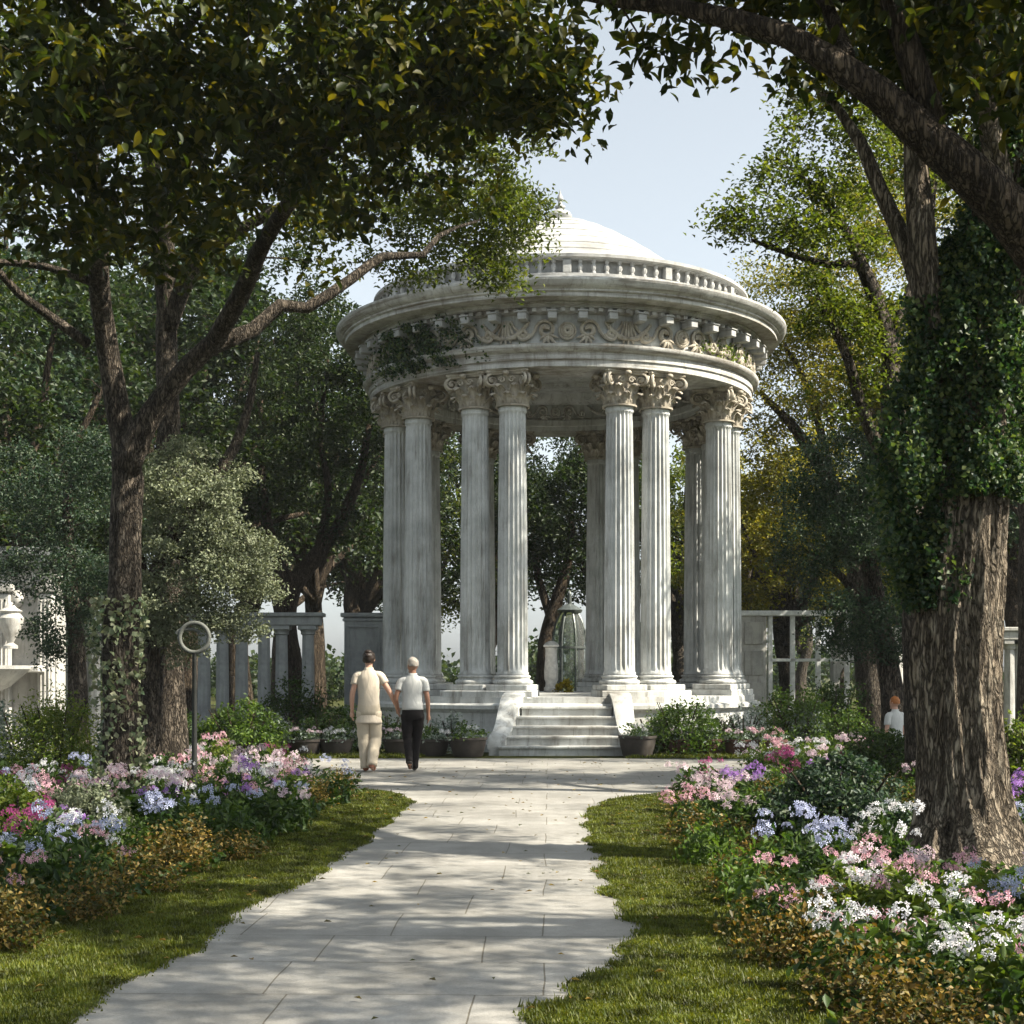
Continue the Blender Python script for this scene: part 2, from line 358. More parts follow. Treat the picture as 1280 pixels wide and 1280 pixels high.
def make_tree(name,label,base,limbs,blobs,leafm,bark,seed,L=.1,per=60,cr=.4,up=.55,group=None,flat=.6,detail=False,wide=.5,droop=.25,inner=.45,cat='tree',twr=.02,extra_targets=None):
    rng=np.random.default_rng(seed); mb=MB(); base=np.array(base,dtype=float)
    tg=blob_targets(blobs,rng,inner)
    grow(mb,limbs,tg,rng,tw_r=twr)
    root=thing(name,label,cat,base,group)
    V=np.concatenate(mb.V)-base; tr=link('trunk',mesh('trunk',V,mb.F,bark,True),root)
    cs=clump_points(tg,rng.uniform(.6,1.25,len(tg))*cr,per,rng,flat)
    LV,LF=leafquads(cs-base,L,rng,up,droop,wide,detail=detail)
    link('crown',mesh('crown',LV,LF,leafm),root)
    return root
def bush_mesh(rng,rx,ry,h,n,L,up=.45,clumps=40,name='foliage',mat=None,wide=.55,lump=.25):
    d=rng.normal(size=(clumps,3)); d[:,2]=np.abs(d[:,2])*1.0; d/=np.linalg.norm(d,axis=1)[:,None]
    rr=rng.uniform(.55,1,(clumps,1)); c=d*rr*np.array([rx,ry,h*.8]); c[:,2]+=h*.08
    pts=clump_points(c,rng.uniform(.5,1.2,clumps)*lump*max(rx,h),max(1,n//clumps),rng,.75); pts[:,2]=np.maximum(pts[:,2],.01)
    LV,LF=leafquads(pts,L,rng,up,.15,wide); return mesh(name,LV,LF,mat)
# ------------------------------------------------------------------ world, light, camera
W=bpy.data.worlds.new('World'); sc.world=W; W.use_nodes=True; wn=W.node_tree; wn.nodes.clear()
EL=R_(44); AZ=R_(17)
sk=wn.nodes.new('ShaderNodeTexSky'); sk.sky_type='NISHITA'; sk.sun_disc=False; sk.sun_elevation=EL; sk.sun_rotation=PI/2+AZ
sk.air_density=1.0; sk.dust_density=2.2; sk.ozone_density=1.2
bg=wn.nodes.new('ShaderNodeBackground'); bg.inputs[1].default_value=.09
wo=wn.nodes.new('ShaderNodeOutputWorld'); hz=wn.nodes.new('ShaderNodeHueSaturation'); hz.inputs['Saturation'].default_value=.24; wn.links.new(sk.outputs[0],hz.inputs['Color']); tn=wn.nodes.new('ShaderNodeMix'); tn.data_type='RGBA'; tn.blend_type='MULTIPLY'; tn.inputs[0].default_value=1; tn.inputs[7].default_value=(.95,1.01,1.03,1); wn.links.new(hz.outputs[0],tn.inputs[6]); wn.links.new(tn.outputs[2],bg.inputs[0]); wn.links.new(bg.outputs[0],wo.inputs[0])
sd=Vector((math.cos(EL)*math.cos(AZ),-math.cos(EL)*math.sin(AZ),math.sin(EL)))
sl=bpy.data.lights.new('sun','SUN'); sl.energy=5.0; sl.angle=R_(.55); sl.color=(1,.92,.77)
so=bpy.data.objects.new('sun',sl); COL.objects.link(so); so.rotation_euler=sd.to_track_quat('Z','Y').to_euler(); so.location=(20,-5,25)
cd=bpy.data.cameras.new('camera'); cam=bpy.data.objects.new('camera',cd); COL.objects.link(cam); sc.camera=cam
cam.location=(0,0,CH); cam.rotation_euler=(PI/2,0,0); cd.sensor_width=36; cd.lens=36*F/1280; cd.shift_y=(HZ-640)/1280; cd.clip_end=900; cd.clip_start=.05
sc.view_settings.view_transform='Standard'; sc.view_settings.look='None'; sc.view_settings.exposure=1.4; sc.view_settings.gamma=1
sc.render.engine='CYCLES'; sc.cycles.use_denoising=True; sc.cycles.max_bounces=8; sc.cycles.transparent_max_bounces=8
sc.cycles.diffuse_bounces=2; sc.cycles.glossy_bounces=2; sc.cycles.transmission_bounces=3; sc.cycles.volume_bounces=0; sc.cycles.caustics_reflective=False
sc.cycles.sample_clamp_indirect=4; sc.cycles.use_adaptive_sampling=True; sc.cycles.adaptive_threshold=.02
# ------------------------------------------------------------------ ground, path, grass
def sheet(name,poly,z,mat,kind='structure'):
    V=[(p[0],p[1],z) for p in poly]; o=link(name,mesh(name,V,[tuple(range(len(V)))],mat)); return tag(o,kind=kind)
sheet('ground',[(-400,-60),(400,-60),(400,600),(-400,600)],0,M['ground'])
LE=[(90,1280),(195,1215),(262,1170),(330,1130),(420,1080),(470,1045),(514,1005)]
RE=[(655,1290),(735,1235),(780,1185),(775,1130),(750,1080),(738,1045),(745,1020),(765,1002)]
LW=[G(*p) for p in LE]; RW=[G(*p) for p in RE]
rng=np.random.default_rng(3)
def ragged(pts,amp,seed,step=.12):
    r=np.random.default_rng(seed); p=np.array([(a,b,0) for a,b in pts]); q=catmull(p,step); q[:,0]+=np.convolve(r.normal(size=len(q)+8),np.ones(3)/2,'same')[4:-4]*amp*.7+np.convolve(r.normal(size=len(q)+20),np.ones(9)/3.5,'same')[10:-10]*amp*.9; return q[:,:2]
left_edge=[(-2.3,2.0),(-2.05,4.5)]+[tuple(p) for p in LW]
right_edge=[(.05,2.0),(.1,4.5)]+[tuple(p) for p in RW]
path_poly=left_edge+[(-1.3,17.6),(-2.3,18.6),(-4.0,19.6),(-8.5,20.5),(-9.5,24.6),(-4,24.8),(4.6,24.8),(9.5,24.0),(8.5,20.5),(4.0,19.6),(2.1,18.2)]+right_edge[::-1]
# flagstones broad enough to run under the turf edges
pp=[(a-.35 if a<0 and b<17 else (a+.35 if a>0 and b<17.5 else a),b) for a,b in path_poly]
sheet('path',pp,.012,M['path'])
def turf(name,left,right,z=.03):
    pass
def poly_area_pts(poly,n,rng):
    poly=np.array(poly); lo=poly.min(0); hi=poly.max(0); out=np.zeros((0,2))
    while len(out)<n:
        q=rng.uniform(lo,hi,(n*2,2)); ins=np.zeros(len(q),bool); j=len(poly)-1
        for i in range(len(poly)):
            a,b=poly[i],poly[j]; c=((a[1]>q[:,1])!=(b[1]>q[:,1]))&(q[:,0]<(b[0]-a[0])*(q[:,1]-a[1])/(b[1]-a[1]+1e-12)+a[0]); ins^=c; j=i
        out=np.vstack([out,q[ins]])
    return out[:n]
le=ragged(left_edge,.05,1); re_=ragged(right_edge,.07,2)
Lbed=[(-3.6,2.0),(-3.5,5.5)]+[tuple(G(*p)) for p in ((0,1190),(120,1150),(235,1105),(320,1070),(390,1030),(440,1000))]+[(-2.2,18.3)]
Rbed=[(1.7,2.0),(1.65,4.5)]+[tuple(G(*p)) for p in ((1035,1290),(985,1235),(942,1160),(902,1110),(868,1060),(853,1020),(865,1000))]+[(2.9,18.3)]
left_turf=[tuple(p) for p in le]+[(-1.5,17.7),(-2.2,18.3)]+[(a-.3,b) for a,b in Lbed[::-1][1:]]
right_turf=[tuple(p) for p in re_]+[(1.6,17.3),(2.6,18.2)]+[(a+.3,b) for a,b in Rbed[::-1][1:]]
back_turf_l=[(-9,24.7),(-1.7,24.75),(-1.5,25.7),(-4.5,27.2),(-9,28)]; back_turf_r=[(9,24.2),(3.0,24.75),(1.2,24.75),(1.6,25.7),(4.5,27.2),(9,28)]
back_turf_r=[(1.95,24.75),(9,24.2),(9,28),(4.5,27.2),(2.3,25.6)]
turfs=[('lawn',left_turf,5),('lawn',right_turf,6),('lawn',back_turf_l,7),('lawn',back_turf_r,8)]
for nm,poly,sd_ in turfs:
    bm=bmesh.new(); vs=[bm.verts.new((a,b,.022)) for a,b in poly]; bm.faces.new(vs); bmesh.ops.triangulate(bm,faces=bm.faces[:])
    me=bpy.data.meshes.new(nm); bm.to_mesh(me); bm.free(); me.materials.append(M['turf']); tag(link(nm,me),kind='structure')
def grass_blades(polys,rng):
    Vs=[];Fs=[];n0=0
    for poly,n,h in polys:
        p=poly_area_pts(poly,n,rng); 
        # tufty, mossy clumping
        f=np.sin(p[:,0]*9+2*np.sin(p[:,1]*5))*np.sin(p[:,1]*8+1.5*np.sin(p[:,0]*7))+.6*np.sin(p[:,0]*31+p[:,1]*13)*np.sin(p[:,1]*27-p[:,0]*9); hh=h*np.maximum(.25,1+.55*f+(rng.uniform(0,1,len(p))>.985)*1.4)*rng.uniform(.5,1.25,len(p))
        p=p+rng.normal(size=p.shape)*.03
        a=rng.uniform(0,2*PI,len(p)); lean=rng.uniform(.2,1.0,len(p)); dx=np.cos(a);dy=np.sin(a); w=.0058*np.maximum(1,p[:,1]/9)
        b0=np.stack([p[:,0]-dy*w,p[:,1]+dx*w,np.full(len(p),.018)],1); b1=np.stack([p[:,0]+dy*w,p[:,1]-dx*w,np.full(len(p),.018)],1)
        t=np.stack([p[:,0]+dx*hh*lean,p[:,1]+dy*hh*lean,.02+hh],1)
        Vs.append(np.stack([b0,b1,t],1).reshape(-1,3)); Fs.append(np.arange(len(p)*3).reshape(-1,3)+n0); n0+=len(p)*3
    return np.concatenate(Vs),np.concatenate(Fs)
V,Fa=grass_blades([(left_turf,340000,.017),(right_turf,360000,.018),(back_turf_l,20000,.04),(back_turf_r,16000,.04)],rng)
tag(link('grass',mesh('grass',V,Fa,M['grass'])),'short mossy green grass edging the stone path','grass',kind='stuff')
# ------------------------------------------------------------------ temple
TC=P(700,840,31.0); TX,TY=TC[0],31.0; FL=1.03; RC=3.6
temple=thing('rotunda','round white marble temple with paired fluted columns and a low dome','temple',(TX,TY,0))
def tpart(mb,name,mat,smooth=None,parent=None,loc=None,rz=None):
    o=mb.build(name,mat,parent or temple,loc=loc,rz=rz)
    return autosmooth(o,smooth) if smooth else o
# podium: drum with base and cap moulding
mb=MB(); mb.lathe([(4.34,0),(4.34,.14),(4.28,.18),(4.2,.24),(4.16,.27),(4.16,.72),(4.2,.76),(4.26,.80),(4.26,.87),(4.2,.90),(4.13,.91),(4.13,FL),(0,FL)],96)
tpart(mb,'podium',M['marble'],30)
AN=[]
for a in (-16.5,-29,-54,-72,-107,-125,-151.5,-163.5,16.5,29,61.5,73.5,106.5,118.5,151.5,163.5): AN.append(a)
def fluted(n=20,per=6,H=5.1,r0=.295,r1=.25):
    mb=MB(); prof=[]; zs=np.concatenate([[0,.03,.06,.10],np.linspace(.2,H-.25,14),[H-.16,H-.12,H-.09,H]])
    V=[];m=n*per
    for k,z in enumerate(zs):
        t=z/H; r=r0+(r1-r0)*t**1.6
        dep=.0 if (z<.07 or z>H-.1) else (.5 if (z<.11 or z>H-.13) else 1)
        rr=r+(.018 if z<.04 else 0)+(.02 if z>H-.1 else 0)
        for i in range(m):
            ph=(i%per)/per; u=(ph-.12)/.88; d=.036*math.sin(PI*u)**.7 if 0<u<1 else 0
            q=rr-d*dep; a=2*PI*i/m; V.append((q*math.cos(a),q*math.sin(a),z))
    Fs=[(l*m+i,l*m+(i+1)%m,l*m+m+(i+1)%m,l*m+m+i) for l in range(len(zs)-1) for i in range(m)]
    mb.add(V,Fs); return mb
shaft=fluted().me('column',M['marble_shaft'])
sp=[]
# base
mb=MB(); mb.box((0,0,.055),(.82,.82,.11),.012)
pr=[]
for k in range(9): t=k/8*PI; pr.append((.345+.05*math.sin(t),.11+.045*(1-math.cos(t))))
pr+=[(.335,.205),(.325,.23)]
for k in range(7): t=k/6*PI; pr.append((.32+.03*math.sin(t),.235+.025*(1-math.cos(t))))
pr+=[(.30,.30)]
mb.lathe(pr,40); cbase=mb.me('base',M['marble']); cbase.polygons.foreach_set('use_smooth',np.ones(len(cbase.polygons),dtype=bool)); cbase.set_sharp_from_angle(angle=R_(40))
def acanthus(mb,z0,h,w,ang,r0=.25,out=.12,nu=7,nv=12):
    V=[]
    for j in range(nv+1):
        t=j/nv; wv=w*(.75+.5*math.sin(PI*min(1,t*1.05)))*(1-.55*t**3)*(.82+.26*abs(math.sin(t*PI*4.5)))
        rr=r0+.02*t+out*max(0,(t-.35)/.65)**1.8; z=z0+h*(t if t<.86 else .86-(t-.86)*1.2)
        if t>.86: rr+=.02*(t-.86)/.14
        for i in range(nu+1):
            u=i/nu*2-1; ridge=.012*math.cos(u*PI*2.5)+.022*(1-abs(u)); r=rr+ridge
            a=ang+u*wv/2/rr; V.append((r*math.cos(a),r*math.sin(a),z-.03*abs(u)**2*t))
    Fs=[(j*(nu+1)+i,j*(nu+1)+i+1,(j+1)*(nu+1)+i+1,(j+1)*(nu+1)+i) for j in range(nv) for i in range(nu)]
    mb.add(V,Fs)
def spiral(turns=1.6,r0=.12,r1=.025,n=28):
    t=np.linspace(0,1,n); a=t*turns*2*PI; r=r0+(r1-r0)*t; return r*np.cos(a),r*np.sin(a)
def capital():
    mb=MB(); H=.66
    mb.lathe([(.25,0),(.285,.0),(.285,.035),(.25,.04),(.25,.3),(.28,.45),(.34,.56)],32)
    for k in range(8): acanthus(mb,.03,.27,.19,k*PI/4)
    for k in range(8): acanthus(mb,.1,.37,.19,k*PI/4+PI/8,out=.15)
    for k in range(4):
        a=PI/4+k*PI/2; sx,sz=spiral(1.7,.125,.02); cr=.40; cz=.47
        for off in (-.035,.035):
            pts=[]
            stem=[(-.14,-.28),(-.10,-.12),(-.02,.0),]
            for (p,q) in stem: pts.append((cr-.02+p*.9,cz-.02+q*.9+.06))
            for x_,z_ in zip(-sx,sz): 
                c_=math.cos(1.2);s_=math.sin(1.2); X=x_*c_+z_*s_; Z=-x_*s_+z_*c_
                pts.append((cr+X,cz+Z))
            pts=pts[3:]
            P3=[(p*math.cos(a)-off*math.sin(a),p*math.sin(a)+off*math.cos(a),q) for p,q in pts]
            mb.tube(P3,np.linspace(.026,.018,len(P3)),6)
        mb.ball((cr*math.cos(a),cr*math.sin(a),cz),(.055,.055,.055),8,6)
        P3=[((.27+.13*t)*math.cos(a),(.27+.13*t)*math.sin(a),.22+.3*t**.6) for t in np.linspace(0,1,6)]
        mb.tube(P3,np.linspace(.03,.04,6),6)
        # inner helices and fleuron
        b=k*PI/2
        for s in (-1,1):
            hx,hz=spiral(1.3,.06,.012,18); P3=[]
            for x_,z_ in zip(hx,hz):
                u=s*(.085+x_); P3.append(((.335)*math.cos(b)-u*math.sin(b),.335*math.sin(b)+u*math.cos(b),.47+z_))
            mb.tube(P3,.015,5)
        mb.ball((.40*math.cos(b),.40*math.sin(b),.585),(.06,.06,.05),8,6)
    # abacus: concave square
    pts=[]
    for k in range(4):
        a0=PI/4+k*PI/2; c0=np.array([math.cos(a0),math.sin(a0)])*.535; c1=np.array([math.cos(a0+PI/2),math.sin(a0+PI/2)])*.535
        nin=-(c0+c1)/2/np.linalg.norm((c0+c1)/2)
        for j in range(7):
            t=(j+.5)/7; pts.append(c0+(c1-c0)*t+nin*.07*math.sin(PI*t))
    n=len(pts)
    lv=[(.92,.57),(.97,.585),(.97,.61),(1.02,.62),(1.02,H)]
    V=[(p[0]*s,p[1]*s,z) for s,z in lv for p in pts]
    Fs=[(l*n+i,l*n+(i+1)%n,l*n+n+(i+1)%n,l*n+n+i) for l in range(len(lv)-1) for i in range(n)]+[tuple(range(n-1,-1,-1)),tuple(range((len(lv)-1)*n,len(lv)*n))]
    mb.add(V,Fs); return mb.me('capital',M['capital'],True)
cap=capital(); cap.set_sharp_from_angle(angle=R_(50))
for me_ in (shaft,):
    me_.polygons.foreach_set('use_smooth',np.ones(len(me_.polygons),dtype=bool)); me_.set_sharp_from_angle(angle=R_(42))
CB=FL+.12
# raised stylobate blocks under each pair are cut by the doorway
for k in range(0,16,2):
    a=(AN[k]+AN[k+1])/2; sp_=abs(AN[k]-AN[k+1])
    mb=MB(); w=sp_/2+7.2
    a0=R_(a-w)-PI/2; a1=R_(a+w)-PI/2; n=14
    V=[]
    for (r,z) in ((3.1,FL-.01),(4.10,FL-.01),(4.10,CB-.02),(4.08,CB),(3.12,CB)):
        for i in range(n+1):
            t=a0+(a1-a0)*i/n; V.append((r*math.cos(t),r*math.sin(t),z))
    m=n+1; Fs=[]
    for l in range(5):
        l2=(l+1)%5
        for i in range(n): Fs.append((l*m+i,l*m+i+1,l2*m+i+1,l2*m+i))
    Fs.append(tuple(l*m for l in range(4,-1,-1))); Fs.append(tuple(l*m+n for l in range(5)))
    mb.add(V,Fs); tpart(mb,'pedestal',M['marble'],30)
for a in AN:
    t=R_(a)-PI/2; x,y=RC*math.cos(t),RC*math.sin(t)
    c=link('column',shaft,temple,(x,y,CB+.30),t)
    link('base',cbase,c,(0,0,-.30)); link('capital',cap,c,(0,0,5.1),PI/2).scale=(1.17,1.17,1)
ZA=CB+.30+5.1+.66   # architrave underside
# entablature rings
def ring(name,prof,mat,n=120,ang=30):
    mb=MB(); mb.lathe([(r,z+ZA) for r,z in prof],n); return tpart(mb,name,mat,ang)
ring('architrave',[(3.15,0),(4.02,0),(4.07,.015),(4.07,.13),(4.10,.145),(4.10,.27),(4.15,.29),(4.2,.33),(4.22,.38),(4.22,.41),(4.1,.43),(3.95,.435)], M['marble_ring'])
ring('frieze',[(4.05,.40),(4.05,1.02)],M['marble'])
ring('inner_drum',[(3.15,0),(3.15,.10),(3.12,.12),(3.12,.25),(3.2,.27),(3.2,.62),(3.12,.64),(3.05,.70),(3.0,.76),(2.96,.85),(2.2,.86),(2.15,.92),(1.3,.93),(1.25,1.0),(0.02,1.0)],M['marble'])
mb=MB(); nd=150; CORN=mb
for i in range(nd):
    a=2*PI*i/nd; mb.box((4.20*math.cos(a),4.20*math.sin(a),ZA+1.035),(.10,.085,.065),0,a)
mb.lathe([(r,z+ZA) for r,z in [(4.0,.98),(4.14,1.0),(4.16,1.04),(4.16,1.07),(4.24,1.08),(4.26,1.13),(4.3,1.15),(4.3,1.17),(4.58,1.18),(4.60,1.19),(4.60,1.26),(4.65,1.28),(4.65,1.31),(4.71,1.34),(4.76,1.39),(4.79,1.45),(4.79,1.49),(4.75,1.50),(4.6,1.52),(4.58,1.56),(4.4,1.58),(4.38,1.62),(4.12,1.66),(4.1,1.70),(3.95,1.72)]],120); tpart(mb,'cornice',M['marble_ring'],25)
mb0=MB(); mb0.box((.0,0,0),(.30,.17,.13),.012); mb0.box((.0,0,.08),(.34,.20,.03),.006); modm=mb0.me('modillion',M['dome'])
for i in range(48):
    a=2*PI*(i+.5)/48; o=link('modillion',modm,temple,(4.24*math.cos(a),4.24*math.sin(a),ZA+.90),a)
# small balustrade band
mb=MB(); mb.lathe([(3.95,ZA+1.70),(3.99,ZA+1.71),(3.99,ZA+1.78),(3.93,ZA+1.80),(3.80,ZA+1.80)],96); mb.lathe([(3.80,ZA+1.75),(3.80,ZA+2.05),(3.93,ZA+2.05),(3.93,ZA+2.07),(4.0,ZA+2.09),(4.0,ZA+2.15),(3.95,ZA+2.17),(3.5,ZA+2.2)],96)
nb=96
for i in range(nb):
    a=2*PI*i/nb
    if i%8==0: mb.box((3.89*math.cos(a),3.89*math.sin(a),ZA+1.925),(.12,.16,.25),.01,a)
    else:
        c=(3.88*math.cos(a),3.88*math.sin(a),ZA+1.80); mb.lathe([(.045,0),(.045,.03),(.03,.05),(.055,.11),(.05,.15),(.028,.19),(.045,.22),(.045,.25)],7,c)
tpart(mb,'balustrade',M['dome'],30)
# dome with stepped courses
prof=[]; pts=catmull(np.array([(3.55,2.1,0),(3.2,2.28,0),(2.65,2.64,0),(2.1,3.05,0),(1.4,3.50,0),(.7,3.84,0),(.2,3.93,0)]),.34)
for k in range(len(pts)-1):
    r0,z0=pts[k][:2]; r1,z1=pts[k+1][:2]; prof+=[(r0,z0),(r0,z0+.025),(r1+.02,z1-.004)]
prof+=[(.2,3.95)]
mb=MB(); mb.lathe([(r,z+ZA) for r,z in prof],96)
dome=tpart(mb,'dome',M['dome'],20)
mb=MB(); mb.lathe([(r,z+ZA+3.91) for r,z in [(.26,0),(.26,.05),(.2,.06),(.2,.10),(.24,.13),(.26,.19),(.22,.26),(.12,.31),(.07,.34),(.11,.37),(.11,.40),(.05,.43),(.04,.5),(.075,.55),(.06,.60),(.02,.68),(.0,.78)]],24)
tpart(mb,'finial',M['dome'],40,dome)
# carved frieze: scrolls, swags, rosettes on the drum (built on a cylinder of radius r, dir=+1 outward / -1 inward)
def cyl(a,z,r): return (r*math.cos(a),r*math.sin(a),z)
def carve(mb,r,dirn,zc,h,nbay,phase=0,sc_=1.0):
    for k in range(nbay):
        a0=phase+2*PI*k/nbay; wa=2*PI/nbay
        # rosette
        for q,(rr,b) in enumerate(((.13,.028),(.085,.026),(.045,.03))):
            P3=[cyl(a0+rr*sc_*math.cos(t)/r,zc+rr*sc_*math.sin(t),r+dirn*(.03+.02*q)) for t in np.linspace(0,2*PI,17)]; mb.tube(P3,b*sc_,6)
        for t in np.arange(8)*PI/4: 
            c=cyl(a0+.065*sc_*math.cos(t)/r,zc+.065*sc_*math.sin(t),r+dirn*.05); mb.ball(c,.03*sc_,6,5)
        for s in (-1,1):
            # big S scroll
            hx,hz=spiral(1.5,.17*sc_,.03*sc_,26)
            cu=.36*sc_; P3=[cyl(a0+s*(cu+x_)/r,zc+.03+z_,r+dirn*.03) for x_,z_ in zip(hx,hz)]
            P3=[cyl(a0+s*(cu+.17*sc_+q*.30*sc_)/r,zc+.03+math.sin(q*PI)*-.16*sc_+q*.05,r+dirn*.03) for q in np.linspace(.9,.05,7)]+P3
            mb.tube(P3,np.linspace(.024,.05,len(P3))*sc_,6)
            hx,hz=spiral(1.4,.11*sc_,.02*sc_,20); cu=.74*sc_
            P3=[cyl(a0+s*(cu-x_)/r,zc-.04-z_,r+dirn*.03) for x_,z_ in zip(hx,hz)]; mb.tube(P3,.034*sc_,6)
            # acanthus sprays
            for j in range(5):
                th=R_(200+j*32); u0=.30*sc_; L_=(.18+.05*(j%2))*sc_
                P3=[cyl(a0+s*(u0+L_*q*math.cos(th)+.03*math.sin(q*3))/r,zc-.06+L_*q*math.sin(th),r+dirn*(.02+.03*math.sin(q*PI))) for q in np.linspace(0,1,6)]
                mb.tube(P3,[.012,.03,.036,.03,.02,.006],6)
            # swag of fruit out to the bay edge
            W=wa*r/2
            for q in np.linspace(0,1,15):
                u=W*(.62+.38*q); z=zc+.16*sc_-.26*sc_*(1-((q-.9)/.9)**2); mb.ball(cyl(a0+s*u/r,z,r+dirn*.03),(.03+.018*math.sin(q*PI))*sc_,6,5)
        # drapery at the bay edge
        ae=a0+wa/2
        for j in range(-3,4):
            P3=[cyl(ae+(j*.035+.055*j*q*q)*sc_/r,zc+.2*sc_-.40*sc_*q*(1-.05*j*j),r+dirn*.012) for q in np.linspace(0,1,6)]
            mb.tube(P3,[.016,.022,.028,.032,.034,.02],6)
    P3=[cyl(t,zc-h*.47,r+dirn*.01) for t in np.linspace(0,2*PI,121)]; mb.tube(P3,.025,6)
mb=MB(); carve(mb,4.075,1,ZA+.66,.5,11,-PI/2,1.12); tpart(mb,'frieze_carving',M['capital'],50)
mb=MB(); carve(mb,3.2,-1,ZA+.44,.34,8,PI/2,.85); tpart(mb,'inner_carving',M['relief'],50)  # paler stone puts the bounce light inside the ring into the colour
# steps between two curved cheek walls
sy0=25.7-TY; nst=6; rise=FL/nst
tread=.245
for k in range(nst):
    w=2.34-.17*k; y0=sy0+k*tread; y1=-4.0+.001*k
    xo=-.10*(1-k/(nst-1)) 
    mb=MB(); mb.box((xo,(y0+y1)/2+.02,rise*(k+.5)-.012),(w,y1-y0-.04,rise-.026),0); mb.box((xo,(y0+y1)/2,rise*(k+1)-.022+.003*0),(w+.03,y1-y0,.044),.012)
    tpart(mb,'step',M['marble'],None)
for s in (-1,1):
    mb=MB(); V=[];T=22
    for i in range(T+1):
        t=i/T; y=sy0+.10+t*1.22
        zt=.34+.80*(1/(1+math.exp(-(t-.5)*7)));  xin=(1.17-.36*t**.8)-.06*(1-t); off=-.10*(1-t)
        if t<.08: zt-= .18*(1-t/.08)**2
        wd=.24+.10*t
        for (dx,zz) in ((0,0),(0,zt-.07),(-.03,zt-.06),(-.03,zt-.01),(0,zt),(wd,zt),(wd+.03,zt-.01),(wd+.03,zt-.06),(wd,zt-.07),(wd,0)):
            V.append((off+s*(xin+dx),y,zz))
    n=10; Fs=[(l*n+i,l*n+(i+1)%n,l*n+n+(i+1)%n,l*n+n+i) for l in range(T) for i in range(n)]+[tuple(range(n-1,-1,-1)),tuple(range(T*n,T*n+n))]
    if s<0: Fs=[f[::-1] for f in Fs]
    mb.add(V,Fs); o=tpart(mb,'cheek_wall',M['marble'],35)
# things standing on the temple floor at the back
mb=MB(); t=thing('stone_post','white turned stone post with a flat cap standing between the rear columns','post',P(689,840,33.7)*np.array([1,1,0])+np.array([0,0,FL]))
mb.lathe([(.17,0),(.17,.10),(.14,.13),(.13,.22),(.16,.30),(.165,.5),(.14,.8),(.135,1.0),(.15,1.04)],20); tpart(mb,'shaft',M['white_paint'],40,t)
mb=MB(); mb.box((0,0,1.08),(.36,.36,.05),.01); mb.lathe([(.17,1.105),(.14,1.15),(.06,1.19),(0,1.2)],16); tpart(mb,'post_cap',M['white_paint'],40,t)
rg=np.random.default_rng(40)
o=link('yellow_shrub',bush_mesh(rg,.18,.18,.38,500,.07,.4,20,'yellow_shrub',M['leaf_gold'],.6,.3),None,P(706,840,33.3)*np.array([1,1,0])+np.array([0,0,FL])); tag(o,'small golden yellow shrub on the temple floor beside the white post','shrub')
# ------------------------------------------------------------------ big trees
def gz(p): q=np.array(p,dtype=float); q[2]=0; return q
def lim(pts): return [tuple(P(x,y,Y))+(r,) for x,y,Y,r in pts]
def Bl(x,y,Y,r,n): return (P(x,y,Y),r,n)
# left tree on the flower bed edge
T1=[lim([(150,1022,15,.30),(149,985,15,.23),(150,900,15,.185),(146,800,15,.19),(151,700,15,.165),(155,600,15,.165),(152,555,15,.14),(130,440,15,.115),(113,340,14.6,.105),(106,250,14,.10),(96,150,13.3,.085),(90,40,12.6,.07),(80,-100,12,.04)]),
    lim([(156,590,15,.15),(178,540,15,.13),(212,490,15,.11),(262,437,15,.10),(318,416,15.2,.078),(350,388,15.3,.07),(385,389,15.4,.062),(440,352,15.6,.055),(478,322,15.8,.046),(528,320,16,.036),(548,296,16.2,.03),(570,285,16.4,.02),(600,275,16.6,.012)]),
    lim([(262,437,15,.10),(300,370,14.6,.095),(332,300,14,.08),(370,235,13.4,.07),(430,160,12.8,.06),(500,95,12.4,.045),(600,50,12,.03),(690,40,11.8,.02)]),
    lim([(110,430,15,.055),(60,392,15,.05),(25,365,14.8,.045),(0,338,14.6,.04),(-50,300,14.4,.03)]),
    lim([(112,352,14.6,.045),(60,333,14.6,.04),(0,326,14.5,.035),(-60,330,14.2,.02)]),
    lim([(96,150,13.3,.05),(200,60,12,.04),(300,-40,11,.03)])]
B1=[Bl(20,60,11,1.2,36),Bl(20,220,11,.9,26),Bl(150,40,10.5,1.1,34),Bl(140,190,11,.9,26),Bl(270,40,11,1.2,34),Bl(280,170,12,.9,26),Bl(390,60,11.5,1.1,34),Bl(420,180,12.5,.9,28),
    Bl(510,40,12,1.0,30),Bl(530,150,12.5,.8,24),Bl(620,60,12,.75,22),Bl(655,95,11.8,.45,10),Bl(680,55,11.5,.35,7),Bl(600,-20,12,1.0,22),Bl(688,125,11.6,.28,5),
    Bl(330,270,14,.9,20),Bl(200,270,13.5,.8,14),Bl(30,-60,10,1.6,30),Bl(300,-80,11,1.6,30),Bl(520,-100,11,1.4,22),Bl(-150,100,12,1.6,24),(np.array([-3,8.5,10]),(1.8,1.8,.9),44),(np.array([-1,6.5,10.4]),(1.8,1.8,.9),44),(np.array([.2,10.5,10.9]),(1.8,1.8,.9),44),(np.array([-3.4,12.2,11]),(1.9,1.6,.9),40),(np.array([-4.5,5.5,9]),(1.8,1.8,.9),34)]  # last overhead blobs are out of view, added to cut sky light below
make_tree('broadleaf_tree','tall tree with forked brown trunk rising from the left flower bed, big dark leaves overhead',gz(P(150,1020,15)),T1,B1,M['leaf_broad'],M['bark_grey'],11,.125,46,.36,.5,detail=True,droop=.45,twr=.018)
